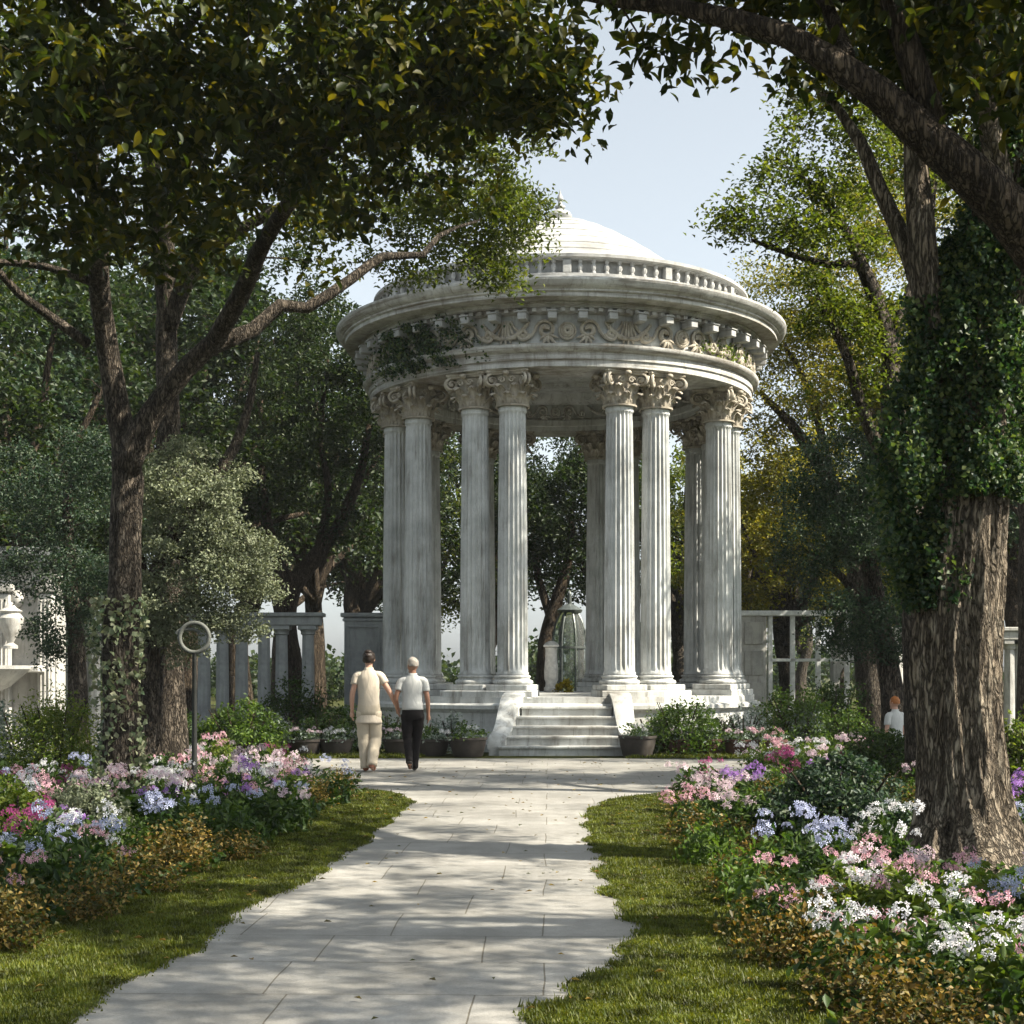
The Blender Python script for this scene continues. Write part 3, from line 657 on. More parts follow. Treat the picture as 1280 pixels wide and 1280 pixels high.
# the second stem behind it carries the finer foliage in front of the dome
T1b=[lim([(213,965,18.5,.26),(211,800,18.5,.16),(208,600,18.5,.15),(208,480,18.5,.14),(203,380,18.5,.135),(200,290,18.2,.14),(185,200,17.6,.11),(165,100,17,.09),(150,0,16.5,.07),(150,-120,16,.04)]),
     lim([(200,280,18.2,.11),(235,190,17.8,.085),(268,120,17.2,.07),(300,40,16.6,.05),(340,-60,16,.03)]),
     lim([(206,420,18.5,.11),(245,330,18.4,.09),(300,285,18.2,.075),(380,240,18,.06),(470,215,18,.05),(560,220,18.5,.035),(630,240,19,.02)])]
B1b=[Bl(470,170,17,1.3,50),Bl(550,200,17.5,1.0,42),Bl(590,265,18.5,.75,32),Bl(630,300,19,.42,15),Bl(640,250,19,.40,14),Bl(540,290,18,.7,22),Bl(600,335,18.4,.3,7),Bl(635,345,18.4,.15,3),Bl(490,325,17.5,.35,7),Bl(420,270,16.5,.7,20),
     Bl(630,160,17,.6,10),Bl(665,255,19,.2,4),Bl(380,180,16,1.1,30),Bl(250,90,16,1.6,40),Bl(120,100,16,1.6,40),Bl(0,200,17,1.8,40),Bl(420,60,16,1.4,34),Bl(560,80,16.5,1.1,17)]
make_tree('fine_leaved_tree','tree with straight trunk behind the forked one, fine leaves hanging before the dome',gz(P(213,960,18.5)),T1b,B1b,M['leaf_mid'],M['bark_grey'],12,.075,85,.36,.5,droop=.3)
# right trunk, hand built with ridged bark and buttress roots
def ridged_trunk(spine,segs,seed,flare_z,flare_amt):
    q=catmull(np.array(spine),.045); k=len(q); rg=np.random.default_rng(seed)
    th=np.arange(segs)*2*PI/segs; V=np.zeros((k,segs,3)); ph=rg.uniform(0,6,12)
    for i in range(k):
        z=q[i,2]; r=q[i,3]
        d=0
        for j in range(6):
            f=3+j*4; d=d+(.10/(1+j*.4))*(1-np.abs(np.sin(f*.5*th+ph[j]+1.1*np.sin(z*(.9+.35*j)+ph[j+5])+z*.35)))
        d=d-.17
        d=d+.025*np.sin(z*5+3*np.sin(th*2))+rg.normal(size=segs)*.006
        fl=np.exp(-max(0,z)/flare_z)*flare_amt*(.45+.55*np.maximum(0,np.cos(th*5*.5+1.1))**1.5+.25*np.cos(3*th+2))
        rr=r*(1+d*1.25)+fl
        V[i,:,0]=q[i,0]+rr*np.cos(th); V[i,:,1]=q[i,1]+rr*np.sin(th); V[i,:,2]=z
    base=(np.arange((k-1))*segs)[:,None]; a=np.arange(segs)[None,:]; b=(a+1)%segs
    Fq=np.stack([base+a,base+b,base+segs+b,base+segs+a],-1).reshape(-1,4)
    return V.reshape(-1,3),Fq
T3spine=lim([(1212,1110,11,.33),(1212,1060,11,.34),(1205,1000,11,.31),(1200,900,11,.325),(1197,800,11,.335),(1203,700,11,.32),(1213,620,11,.31),(1224,500,11,.29),(1232,400,11,.26),(1240,300,11,.22),(1255,180,11,.17),(1268,40,11,.13),(1275,-120,11,.08)])
V3,F3=ridged_trunk(T3spine,220,5,.30,.60)
T3L=[lim([(1212,600,11,.17),(1183,480,11,.14),(1166,380,11,.12),(1158,280,11,.105),(1152,180,11,.09),(1140,60,10.8,.07),(1120,-80,10.5,.04)]),
     lim([(1162,405,11,.075),(1140,320,11.1,.07),(1108,235,11.2,.06),(1080,175,11.3,.05),(1050,130,11.5,.035),(1000,90,11.6,.02)]),
     lim([(1236,350,11,.12),(1258,250,10.8,.10),(1240,150,10.6,.08),(1215,40,10.4,.06),(1200,-60,10.2,.04)]),
     lim([(1215,560,11,.16),(1250,440,10.9,.13),(1290,300,10.8,.12),(1370,150,10.9,.11),(1500,-40,11,.09),(1650,-200,11.4,.06)]),
     lim([(1235,360,11,.12),(1330,120,12,.09),(1450,-150,13,.06)]),
     lim([(1150,180,11,.06),(1180,90,11.4,.045),(1225,20,11.8,.03)])]
B3=[Bl(1040,45,11.5,.5,14),Bl(1130,20,11,.9,24),Bl(1230,60,11,.9,22),Bl(1300,140,11,.9,22),Bl(1000,-150,11.5,1.0,24),Bl(1200,-100,11,1.4,36),
    (np.array([5.6,10.6,7.6]),(1.7,1.7,1.3),70),(np.array([4.6,12.8,8.2]),(1.6,1.6,1.2),50),(np.array([6.4,13.2,8.8]),(1.5,1.4,1.0),36),(np.array([2.6,12.4,8.3]),(1.5,1.5,1.0),44),(np.array([5.2,8.6,8.4]),(1.7,1.4,1.0),40)]  # crown parts beyond the view, placed to throw shade on the path
big=make_tree('ivy_clad_tree','massive tree with flared ridged trunk at the right, ivy covering its upper half',gz(P(1212,1085,11)),T3L,B3,M['leaf_broad'],M['bark_oak'],13,.10,46,.42,.5,detail=True,droop=.4,twr=.018)
for ch in list(big.children):
    if ch.name.startswith('trunk'):
        old=ch.data; base=np.array(big.location)
        # limbs stay in the same trunk mesh as the ridged bole
        nV=len(old.vertices); co=np.zeros(nV*3,dtype=np.float32); old.vertices.foreach_get('co',co)
        fs=[tuple(v+0 for v in p.vertices) for p in old.polygons]
        V=np.concatenate([co.reshape(-1,3),V3-base]); fs+=[tuple(int(i)+nV for i in f) for f in F3]
        ch.data=mesh('trunk',V,fs,M['bark_oak'],True)
def spine_ivy(name,label,spines,n,L,mat,seed,thick=.12,zr=None,up=.2,biasx=0,base=(0,0,0)):
    rg=np.random.default_rng(seed); out=[]
    for sp_,w,th in spines:
        q=catmull(np.array(sp_),.05); m=int(n*w); idx=rg.integers(0,len(q),m); a=rg.uniform(0,2*PI,m)
        lump=np.clip(.5+.5*np.sin(q[idx,2]*5+np.sin(a*2)*2+a)*np.sin(q[idx,2]*2.3+a*3)+.35*np.sin(q[idx,2]*13+a*4)*np.sin(a*7+q[idx,2]*6),0,1)
        keep=rg.uniform(0,1,m)<(.10+.9*lump**1.3); idx=idx[keep]; a=a[keep]; lump=lump[keep]
        rr=q[idx,3]*1.02+rg.uniform(0,1,len(idx))**1.5*th*(.15+1.5*lump**2)
        p=q[idx,:3].copy(); p[:,0]+=np.cos(a)*rr; p[:,1]+=np.sin(a)*rr; p+=rg.normal(size=p.shape)*.02; out.append(p)
    C=np.concatenate(out)-np.array(base); V,Fs=leafquads(C,L,rg,up,.4,.8); o=link(name,mesh(name,V,Fs,mat),None,base); return tag(o,label,'ivy')
s3=[s for s in T3spine if 2.7<s[2]<4.9]
spine_ivy('ivy','dark blue-green ivy wrapped thickly round the massive right trunk',[(s3,1.0,.11),(s3[2:],.5,.06),(T3L[0][:3],.22,.12),([T3L[3][0],T3L[3][1]],.12,.18),(lim([(1150,740,11,.04),(1140,640,10.9,.12),(1135,540,10.9,.16),(1160,440,11,.09)]),.26,.14),(lim([(1172,760,11,.2),(1180,660,11,.24)]),.10,.08),(T3L[3][:4],.12,.1),(T3spine[8:12],.22,.06)],56000,.05,M['leaf_ivy'],21)
spine_ivy('ivy','variegated pale ivy climbing the foot of the forked left trunk',[(lim([(152,1010,15,.22),(150,900,15,.21),(146,800,15,.22),(148,750,15,.2)]),1,.06)],2600,.075,M['leaf_pale_ivy'],22)
# near tree whose heavy limb crosses the top right corner
T4=[[(4.6,7.6,0,.34),(4.55,7.6,1.2,.27),(4.3,7.5,2.4,.24)]+lim([(1440,430,7.3,.19),(1350,320,7.1,.155),(1280,245,7.0,.115),(1180,165,7,.095),(1120,110,7,.08),(1060,72,7,.068),(1000,42,7.1,.058),(930,22,7.2,.055),(860,8,7.4,.04),(780,2,7.6,.028),(700,-10,7.8,.018)]),
    lim([(1165,155,7,.075),(1135,60,7,.065),(1110,-10,7,.055),(1085,-120,7.1,.03)]),
    [(4.35,7.5,2.2,.2),(5.2,7.2,4.2,.16),(6.0,6.8,6.2,.1),(6.6,6.4,7.6,.05)],
    lim([(1350,320,7.1,.11),(1330,120,7,.09),(1280,-60,7,.07),(1200,-260,7,.04)]),
    lim([(1060,72,7,.04),(1030,0,7.2,.035),(960,-80,7.5,.02)])]
B4=[Bl(1240,30,7,.42,12),Bl(1130,0,7.2,.4,10),Bl(1000,-50,7.4,.36,10),Bl(900,-60,7.4,.33,8),Bl(800,-45,7.6,.33,8),Bl(830,50,8,.22,4),Bl(1010,60,7.8,.18,3),Bl(1270,110,7,.22,4),Bl(1100,-150,7.2,.9,24),Bl(900,-150,7.8,.8,20),Bl(1250,-120,7,.9,24),
    (np.array([4.6,6.8,6.6]),(1.5,1.5,.9),50),(np.array([6.2,5.6,7.2]),(1.3,1.9,.9),60),(np.array([5.6,3.4,6.8]),(1.2,1.4,.7),26),(np.array([2.4,4.6,9.3]),(1.7,1.7,.8),40),(np.array([1.2,2.0,8.6]),(1.7,1.7,.8),36),(np.array([6.4,4.3,7.3]),(1.5,1.2,.7),50),(np.array([6.9,6.4,7.8]),(1.3,1.3,.8),42),(np.array([3.2,7.6,6.6]),(1.2,1.2,.8),20),(np.array([6.6,8.4,7.6]),(1.1,1.5,.8),26)]  # unseen crown blobs added to dapple the path and dim the sky
make_tree('overhanging_tree','near tree whose heavy dark limb sweeps across the upper right corner',(4.6,7.6,0),T4,B4,M['leaf_broad'],M['bark_dark'],14,.10,46,.32,.5,detail=True,droop=.5,twr=.016)
# airy light green tree at right, limbs showing
T5=[lim([(1160,1000,17,.26),(1150,850,17,.2),(1140,700,17,.17),(1120,560,17,.15),(1110,430,17,.12),(1080,330,17,.08),(1040,260,17,.05),(1000,220,17,.03)]),
    lim([(1120,600,17,.09),(1070,500,16.8,.07),(1045,430,16.6,.05),(1020,370,16.5,.03)]),
    lim([(1110,440,17,.08),(1150,330,17.4,.07),(1170,200,17.8,.05),(1180,100,18,.03)]),
    lim([(1080,330,17,.05),(1010,330,16.8,.04),(940,300,16.6,.02)]),
    lim([(1140,650,17,.1),(1220,480,17.5,.08),(1330,300,18,.06),(1450,200,18.5,.04)])]
B5=[Bl(1040,190,17,.8,22),Bl(980,230,17,.7,18),Bl(955,280,16.8,.5,13),Bl(1015,300,16.8,.55,14),Bl(1080,260,17,.8,18),Bl(915,270,16.6,.25,5),Bl(1050,390,16.8,.45,12),Bl(1022,372,16.5,.42,12),Bl(1060,480,16.8,.5,10),Bl(1100,410,17,.6,14),Bl(1010,140,17.2,.4,8),
    Bl(1110,150,17.4,.8,18),Bl(1200,150,17.8,1.2,26),Bl(1300,250,18,1.6,40),Bl(1420,200,18.4,1.8,60),Bl(1250,380,17.6,1.0,20),Bl(1100,60,17.4,.9,18),Bl(1250,20,18,1.6,40),Bl(1400,30,18.4,1.8,50)]
make_tree('airy_tree','slender airy light green tree between the temple and the ivy-covered trunk',gz(P(1160,1000,17)),T5,B5,M['leaf_mid'],M['bark_grey'],15,.075,85,.36,.55,inner=.2)
T6=[lim([(1095,920,33,.4),(1085,820,33,.30),(1070,680,33,.23),(1040,600,33,.18),(1000,540,33,.12),(950,490,33,.06)]),
    lim([(1075,700,33,.19),(1085,560,33,.16),(1060,440,33,.11),(1010,370,33,.07)]),lim([(1040,600,33,.1),(1015,500,33,.08),(980,430,33,.04)]),lim([(1085,560,33,.14),(1140,420,33.5,.11),(1200,300,34,.07)])]
B6=[Bl(1000,470,33,1.8,44),Bl(1070,470,33,1.9,46),Bl(1030,390,33,1.8,36),Bl(1090,350,33,2,40),Bl(975,540,33,1.1,16),Bl(1120,530,33,1.7,30),Bl(955,420,33,1.3,24),Bl(1180,300,34,2.6,56),Bl(1130,230,34,2.1,40),Bl(1080,280,33.5,1.6,28),Bl(950,360,34,.9,12),Bl(960,600,34,1,16)]
make_tree('yellowing_tree','spreading tree with yellowing leaves just right of the temple',gz(P(1095,920,33)),T6,B6,M['leaf_yellow'],M['bark_grey'],16,.10,110,.6,.5,inner=.2)
# tall tree hidden behind the massive trunk; high crown shaped, out of view, to shade the temple front
TX12=8.4
T12=[[(TX12,23,0,.36),(TX12,23,3,.3),(TX12-.2,23,7,.24),(TX12-.5,23.2,10,.18),(TX12-1.2,23.4,13,.1),(TX12-1.6,23.4,15,.05)],[(TX12-.4,23.1,9,.14),(TX12+1.2,22.6,11.5,.1),(TX12+2,22,13,.05)],[(TX12-.3,23.1,8.5,.12),(TX12-1.8,22.5,10,.08),(TX12-2.6,22.2,11.6,.05)]]
B12=[(np.array([6.6,24.0,14.6]),(1.9,1.1,1.1),60),(np.array([8.6,23.8,15.0]),(1.9,1.2,1.2),56),(np.array([10.4,23.4,13.6]),(1.9,1.5,1.4),50),(np.array([7.6,22.8,12.2]),(1.9,1.5,1.4),60),(np.array([9.6,22.0,11]),(1.9,1.6,1.4),56),(np.array([7.8,22.6,9.6]),(1.7,1.3,1.2),44),(np.array([10.6,22.4,8.8]),(1.8,1.5,1.4),44),(np.array([5.2,23.6,13.9]),(1.1,.9,.6),26),(np.array([4.9,24.3,16.4]),(1.6,1.1,1.0),50),(np.array([6.9,24.2,17.2]),(1.8,1.2,1.1),50),(np.array([3.4,24.5,15.4]),(1.2,.9,.7),26)]
make_tree('tall_tree','tall green tree seen behind and above the right side of the ivy-covered trunk',(TX12,23,0),T12,B12,M['leaf_mid'],M['bark_grey'],26,.11,60,.55,.5)
# silver grey-green tree on the left
T7=[lim([(182,992,17.8,.2),(186,860,17.8,.14),(196,720,17.8,.12),(225,660,17.8,.1),(262,600,17.8,.08),(290,555,17.8,.065),(310,500,17.8,.05),(322,440,17.8,.03)]),
    lim([(192,760,17.8,.08),(170,680,17.8,.05),(150,620,17.8,.03)]),lim([(210,690,17.8,.07),(260,700,17.7,.05),(310,690,17.6,.03)])]
B7=[Bl(205,600,17.4,.42,26),Bl(250,625,17.3,.45,30),Bl(290,665,17.3,.36,24),Bl(225,680,17.4,.42,24),Bl(275,715,17.2,.38,24),Bl(318,725,17.3,.32,18),Bl(185,650,17.6,.4,20),Bl(205,740,17.4,.4,24),Bl(255,765,17.4,.34,20),Bl(300,775,17.4,.28,14),Bl(210,800,17.7,.34,18),Bl(330,690,17.5,.2,8),Bl(170,710,17.8,.35,16),Bl(235,570,17.6,.3,12),Bl(280,600,17.6,.3,12),Bl(190,780,17.8,.3,12)]
make_tree('silver_leaved_tree','silvery grey-green small tree catching the sun behind the forked trunk',gz(P(182,992,17.8)),T7,B7,M['leaf_silver'],M['bark_grey'],17,.05,110,.26,.45,flat=.5)
T8=[lim([(100,970,21,.18),(98,820,21,.13),(92,700,21,.1),(85,600,21,.06)])]
B8=[Bl(90,620,21,.8,40),Bl(60,700,21,.7,36),Bl(110,720,20.6,.6,32),Bl(90,790,21,.6,26),Bl(120,570,21,.6,26),Bl(20,600,22,.9,40)]
make_tree('blue_green_tree','shaded blue-green small tree left of the forked trunk',gz(P(100,970,21)),T8,B8,M['leaf_bluegreen'],M['bark_grey'],18,.06,110,.3,.45,flat=.7)
T9=[lim([(1120,960,19,.2),(1115,860,19,.15),(1095,740,19,.12),(1070,640,19,.07)]),lim([(1110,800,19,.08),(1050,720,19,.05),(1010,690,19,.03)])]
B9=[Bl(1050,590,19,.75,40),Bl(1100,640,18.8,.9,46),Bl(1030,670,18.8,.65,34),Bl(1080,720,18.8,.8,38),Bl(1120,780,18.8,.6,28),Bl(1060,780,19,.45,18),Bl(1130,570,19,.7,30),Bl(1010,620,19,.3,10)]
make_tree('blue_green_tree','dark blue-green bushy tree against the left side of the ivy-clad trunk',gz(P(1120,960,19)),T9,B9,M['leaf_bluegreen'],M['bark_grey'],19,.055,120,.3,.45,flat=.7)
# dark tree next to the temple
T10=[lim([(362,917,35,.38),(366,850,35,.30),(358,780,35,.27),(368,735,35,.24),(395,700,35,.2),(425,660,35,.16),(450,600,35,.12),(462,530,35,.07)]),
     lim([(366,745,35,.2),(345,690,35,.15),(330,600,35,.11),(325,500,35,.07)]),lim([(395,700,35,.12),(410,620,35,.1),(400,540,35,.07),(410,450,35,.04)])]
B10=[Bl(330,560,35,2.2,56),Bl(390,520,35,1.9,50),Bl(440,540,35,1.1,30),Bl(360,450,35,2.0,50),Bl(430,430,35,1.4,34),Bl(420,640,35,.8,14),Bl(310,640,35.5,1.3,26),Bl(450,470,35,.7,14),Bl(340,360,35,1.8,40)]
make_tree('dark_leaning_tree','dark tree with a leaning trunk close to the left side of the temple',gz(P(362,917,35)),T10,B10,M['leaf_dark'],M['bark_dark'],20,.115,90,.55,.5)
T11=[lim([(678,925,46,.34),(680,830,46,.28),(683,790,46,.24),(697,740,46,.2),(710,690,46,.14),(715,620,46,.08)]),lim([(688,770,46,.16),(672,720,46,.12),(665,650,46,.07)])]
B11=[Bl(690,620,46,2.4,60),Bl(730,640,46,1.8,40),Bl(670,680,46,1.4,30),Bl(720,700,46,1.4,24),Bl(700,560,46,2.2,50),Bl(745,600,46,1.8,36),Bl(650,600,46,2,40)]
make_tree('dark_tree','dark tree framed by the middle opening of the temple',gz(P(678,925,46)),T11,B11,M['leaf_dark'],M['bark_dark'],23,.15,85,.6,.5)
# prototypes for the grove behind, copied
def generic(seed,h,spread,mat,bark,L,nblob=12,per=70,trunk_h=.35):
    rg=np.random.default_rng(seed); th=h*trunk_h
    limbs=[[(0,0,0,.30),(.05,.05,th*.5,.22),(rg.normal()*.15,rg.normal()*.15,th,.19),(rg.normal()*.3,rg.normal()*.3,h*.7,.08)]]; blobs=[]
    for k in range(nblob):
        a=2.4*k+rg.uniform(-.4,.4); rr=spread*rg.uniform(.35,.85)*(1-.35*(k/nblob)); z=th+ (h-th)*(.12+.8*k/nblob)
        c=np.array([rr*math.cos(a),rr*math.sin(a),z]); blobs.append((c,spread*rg.uniform(.24,.40),17))
        limbs.append([(0,0,th*rg.uniform(.7,1.1),.12),(c[0]*.4,c[1]*.4,th+(z-th)*.45,.08),(c[0]*.8,c[1]*.8,z-.1,.04)])
    mb=MB(); tg=blob_targets(blobs,rg,.3); grow(mb,limbs,tg,rg,twig=.6)
    tr=mesh('trunk',np.concatenate(mb.V),mb.F,bark,True)
    cs=clump_points(tg,rg.uniform(.6,1.25,len(tg))*.55,per,rg,.65); LV,LF=leafquads(cs,L,rg,.5,.25,.55); return tr,mesh('crown',LV,LF,mat)
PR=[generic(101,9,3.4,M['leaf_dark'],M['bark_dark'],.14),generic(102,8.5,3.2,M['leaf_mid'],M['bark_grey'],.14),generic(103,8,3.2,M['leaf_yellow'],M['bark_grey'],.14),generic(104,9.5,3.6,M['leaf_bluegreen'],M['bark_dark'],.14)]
def place(proto,px,Y,h,label,rz,sx=1.0,group='trees of the grove behind the temple'):
    tr,cr=PR[proto]; H=(9,8.5,8,9.5)[proto]; s=h/H
    r=thing('grove_tree',label,'tree',((px-640)/F*Y,Y,0),group,rz); r.scale=(s*sx,s*sx,s)
    link('trunk',tr,r); link('crown',cr,r)
grove=[(3,-60,30,11,'blue-green tree partly cut by the left edge of the view'),(0,15,26,9.5,'dark tree rising above the pale carved fountain front'),(0,60,38,14,'tall dark tree behind the shaded blue-green tree'),(0,150,34,12,'mid green tree filling the gap beside the forked trunk'),
 (0,235,38,14,'tall dark tree standing behind the silvery tree'),(0,300,44,13.5,'dark tree above the ring sculpture'),(0,395,44,12.5,'mid green tree behind the dark leaning trunk'),(0,455,52,12,'distant dark tree at the left edge of the temple'),
 (1,530,54,11,'green tree glimpsed between the left columns'),(0,610,56,11,'dark tree hidden mostly by the front left columns'),(0,755,52,11,'dark tree right of the middle opening'),(1,850,50,9.5,'green tree glimpsed between the right columns'),
 (2,925,42,8.5,'golden tree touching the rightmost column'),(2,985,40,7.6,'golden tree above the pale framed wall'),(1,1050,46,9,'light green tree behind the arched wall'),(2,1120,44,10,'golden tree behind the dark blue-green bushy tree'),(1,1200,36,11,'green tree hidden behind the big ridged trunk'),
 (0,1275,34,12,'dark tree at the right edge behind the ivy'),(3,1330,28,11,'blue-green tree cut by the right edge of the view'),(0,350,60,13,'far light green tree seen past the leaning trunk'),(0,100,55,14,'far green tree above the pale fountain front'),(1,1000,62,9,'far green tree beyond the pale framed wall')]
grove+=[(1,640+11.5/17.5*1800,17.5,10,'added unseen tree shading the paved crossing from the right')]  # extra tree out of view, added only to dapple the paving
for k,(p,x,Y,h,lb) in enumerate(grove): place(p,x,Y,h,lb,k*1.7,1.0+.12*math.sin(k*3))
# distant wood as one mass
rg=np.random.default_rng(55); n=700
a=rg.uniform(-1,1,n); Yd=rg.uniform(75,95,n); cs=np.stack([a*Yd*.75,Yd,rg.uniform(.3,1,n)*(2.3+.9*np.sin(a*9)+.5*np.sin(a*23))],1)
pts=clump_points(cs,rg.uniform(1,2.2,n),70,rg,.8); pts[:,2]=np.maximum(pts[:,2],.1); LV,LF=leafquads(pts,.42,rg,.4,.2,.7)
tag(link('distant_wood',mesh('distant_wood',LV,LF,M['leaf_dark'])),'far-off line of woodland closing the view behind the garden','woodland',kind='stuff')
# ------------------------------------------------------------------ ruins and garden buildings
def rect_col(mb,x,y,z0,z1,r=.16,n=14):
    h=z1-z0; mb.box((x,y,z0+.05),(r*2.7,r*2.7,.1),.01); mb.lathe([(r*1.2,.1),(r*1.2,.16),(r,.2),(r*.97,h*.5),(r*.88,h-.22),(r*1.1,h-.2),(r*1.1,h-.14),(r*1.3,h-.1)],n,(x,y,z0),rmod=lambda a,z:1+.03*math.cos(a*7)); mb.box((x,y,z1-.05),(r*2.8,r*2.8,.1),.01)
# carved fountain front at far left
Yf=25; X1=P(76,0,Yf)[0]; X0=X1-3.4; base=((X0+X1)/2,Yf,0)
ff=thing('fountain_front','pale carved stone fountain front with cornice and round basin at the left edge','fountain',base)
hw=(X1-X0)/2; ztop=P(0,682,Yf)[2]
mb=MB(); mb.box((0,.35,ztop/2),(2*hw-.2,.5,ztop-.3),.01); o=mb.build('wall',M['oldstone'],ff)
mb=MB()
for k,(e,z,h) in enumerate(((.02,ztop-.34,.10),(.10,ztop-.24,.10),(.20,ztop-.14,.09),(.12,ztop-.05,.06))): mb.box((0,.35,z),(2*hw-.1+2*e,.6+2*e,h),.012)
mb.build('cornice',M['shadestone'],ff)
mb0=MB(); mb0.box((0,0,.12),(.36,.24,.24),.02); mb0.box((0,0,1.55),(.26,.16,2.6),.015); mb0.box((0,0,2.95),(.38,.24,.14),.02); 
for q in (-.07,0,.07): mb0.tube([(q,-.085,.35),(q,-.085,2.75)],.02,6)
pm=mb0.me('pilaster',M['palestone'])
for x in (-hw+.3,hw-.25,hw-1.0): link('pilaster',pm,ff,(x,.0,0))
mb=MB(); mb.lathe([(.22,0),(.22,.08),(.13,.16),(.10,.5),(.16,.62),(.3,.75),(.62,.92),(.86,1.14),(.92,1.2),(.92,1.26),(.84,1.26),(.6,1.1),(0,1.02)],40,(hw-1.25,-.75,.35),rmod=lambda a,z:1+.02*math.cos(16*a)); mb.lathe([(1.3,0),(1.3,.3),(1.2,.35),(0,.36)],32,(hw-1.25,-.75,0)); autosmooth(mb.build('basin',M['oldstone'],ff),40)
mb=MB(); 
for (x,z) in ((hw-1.55,1.62),(hw-.75,1.9)): mb.lathe([(.12,0),(.12,.05),(.05,.1),(.1,.2),(.2,.4),(.22,.52),(.16,.6),(.2,.64),(.1,.7),(0,.82)],18,(x,-.35,z))
mb.box((hw-1.1,-.12,1.55),(1.7,.55,.12),.02); autosmooth(mb.build('urns_on_ledge',M['palestone'],ff),40)
mb=MB(); rg=np.random.default_rng(66)
for k in range(26):
    x=rg.uniform(-hw+.2,hw-.2); z=rg.uniform(2.35,ztop-.55); hx,hz=spiral(1.4,rg.uniform(.07,.15),.02,16); mb.tube([(x+a_*(1 if k%2 else -1),.08,z+b_) for a_,b_ in zip(hx,hz)],.028,5)
for k in range(12):
    x=rg.uniform(-hw+.2,hw-.2); mb.ball((x,.05,rg.uniform(2.3,ztop-.6)),(.12,.08,.16),8,6)
autosmooth(mb.build('carving',M['palestone'],ff),50)
# ruined colonnade left
def colonnade(name,label,xs,Y,ytop,r,mat,lintel=True,stub=()):
    t=thing(name,label,'colonnade',((xs[0]-640)/F*Y,Y,0)); zt=P(0,ytop,Y)[2]; X=[(x-xs[0])/F*Y for x in xs]
    for k,x in enumerate(X):
        mb=MB(); rect_col(mb,0,0,0,zt if k not in stub else zt*.6,r); autosmooth(mb.build('column',mat,t,loc=(x,0,0)),40)
    if lintel:
        mb=MB(); w=X[-1]-X[0]+.6; mb.box(((X[0]+X[-1])/2,0,zt+.1),(w,r*3,.2),.015); mb.box(((X[0]+X[-1])/2,0,zt+.245),(w+.15,r*3.8,.09),.015); mb.build('lintel',mat,t)
    return t
colonnade('ruined_colonnade','weathered grey colonnade with a lintel behind the round green bush',[255,278,302,330,352,385],33,782,.15,M['shadestone'])  # darker stone stands in for the dim shade under the trees
colonnade('garden_colonnade','short pale columns beside the pale carved fountain front',[88,104,118],28,800,.12,M['palestone'])
def wallthing(name,label,x0,x1,ytop,Y,mat,depth=.5,panels=1):
    X0=(x0-640)/F*Y; X1=(x1-640)/F*Y; zt=P(0,ytop,Y)[2]; t=thing(name,label,'wall',((X0+X1)/2,Y,0)); w=X1-X0
    mb=MB(); mb.box((0,0,zt/2),(w,depth,zt),.02); mb.build('wall_body',mat,t)
    mb=MB(); mb.box((0,0,zt+.05),(w+.16,depth+.16,.1),.015); mb.box((0,0,zt-.06),(w+.07,depth+.07,.07),.01); mb.build('coping',mat,t)
    pw=w/panels
    for k in range(panels):
        cx=-w/2+pw*(k+.5); mb=MB()
        for (z0,z1) in ((.25,zt*.5-.06),(zt*.5+.06,zt-.22)):
            for (a,b,c,d) in ((cx,(z0),pw*.8,.05),(cx,z1,pw*.8,.05)): mb.box((a,-depth/2-.012,b),(c,.05,d),.006)
            for s in (-1,1): mb.box((cx+s*pw*.4,-depth/2-.012,(z0+z1)/2),(.05,.05,z1-z0-.05),.006)
        mb.build('panel_moulding',mat,t)
    return t
wallthing('garden_wall','grey panelled stone wall just left of the temple',432,480,772,34,M['shadestone'],.6,1)
# big pale framed wall right with bays
Yr=34; t=thing('framed_pavilion','pale framed garden pavilion with an open bay right of the temple','pavilion',P(925,840,Yr)*np.array([1,1,0]))
def U(px): return (px-925)/F*Yr
zt=P(0,770,Yr)[2]
mb=MB(); mb.box(((U(925)+U(957))/2,0,zt/2),(U(957)-U(925),.3,zt),.01); mb.build('wall',M['palestone'],t)
for x0,x1 in ((925,957),):
    for (z0,z1) in ((.2,1.25),(1.42,2.0),(2.15,zt-.15)):
        mb=MB(); mb.box(((U(x0)+U(x1))/2,-.165,(z0+z1)/2),(U(x1)-U(x0)-.16,.04,z1-z0),.01); mb.build('panel',M['oldstone'],t)
mb0=MB(); mb0.box((0,0,zt/2),(.10,.14,zt),.008); pm=mb0.me('post',M['whiteframe'])
for px in (962,990,1022,1058): link('post',pm,t,(U(px),-.05,0))
mb=MB(); L0,L1=U(925),U(1062)
mb.box(((L0+L1)/2,-.02,zt+.06),(L1-L0+.2,.4,.12),.01); mb.box(((U(962)+L1)/2,-.09,1.78),(L1-U(962),.06,.07),.008); mb.box(((U(962)+L1)/2,-.09,.6),(L1-U(962),.06,.07),.008); mb.build('beam',M['whiteframe'],t)
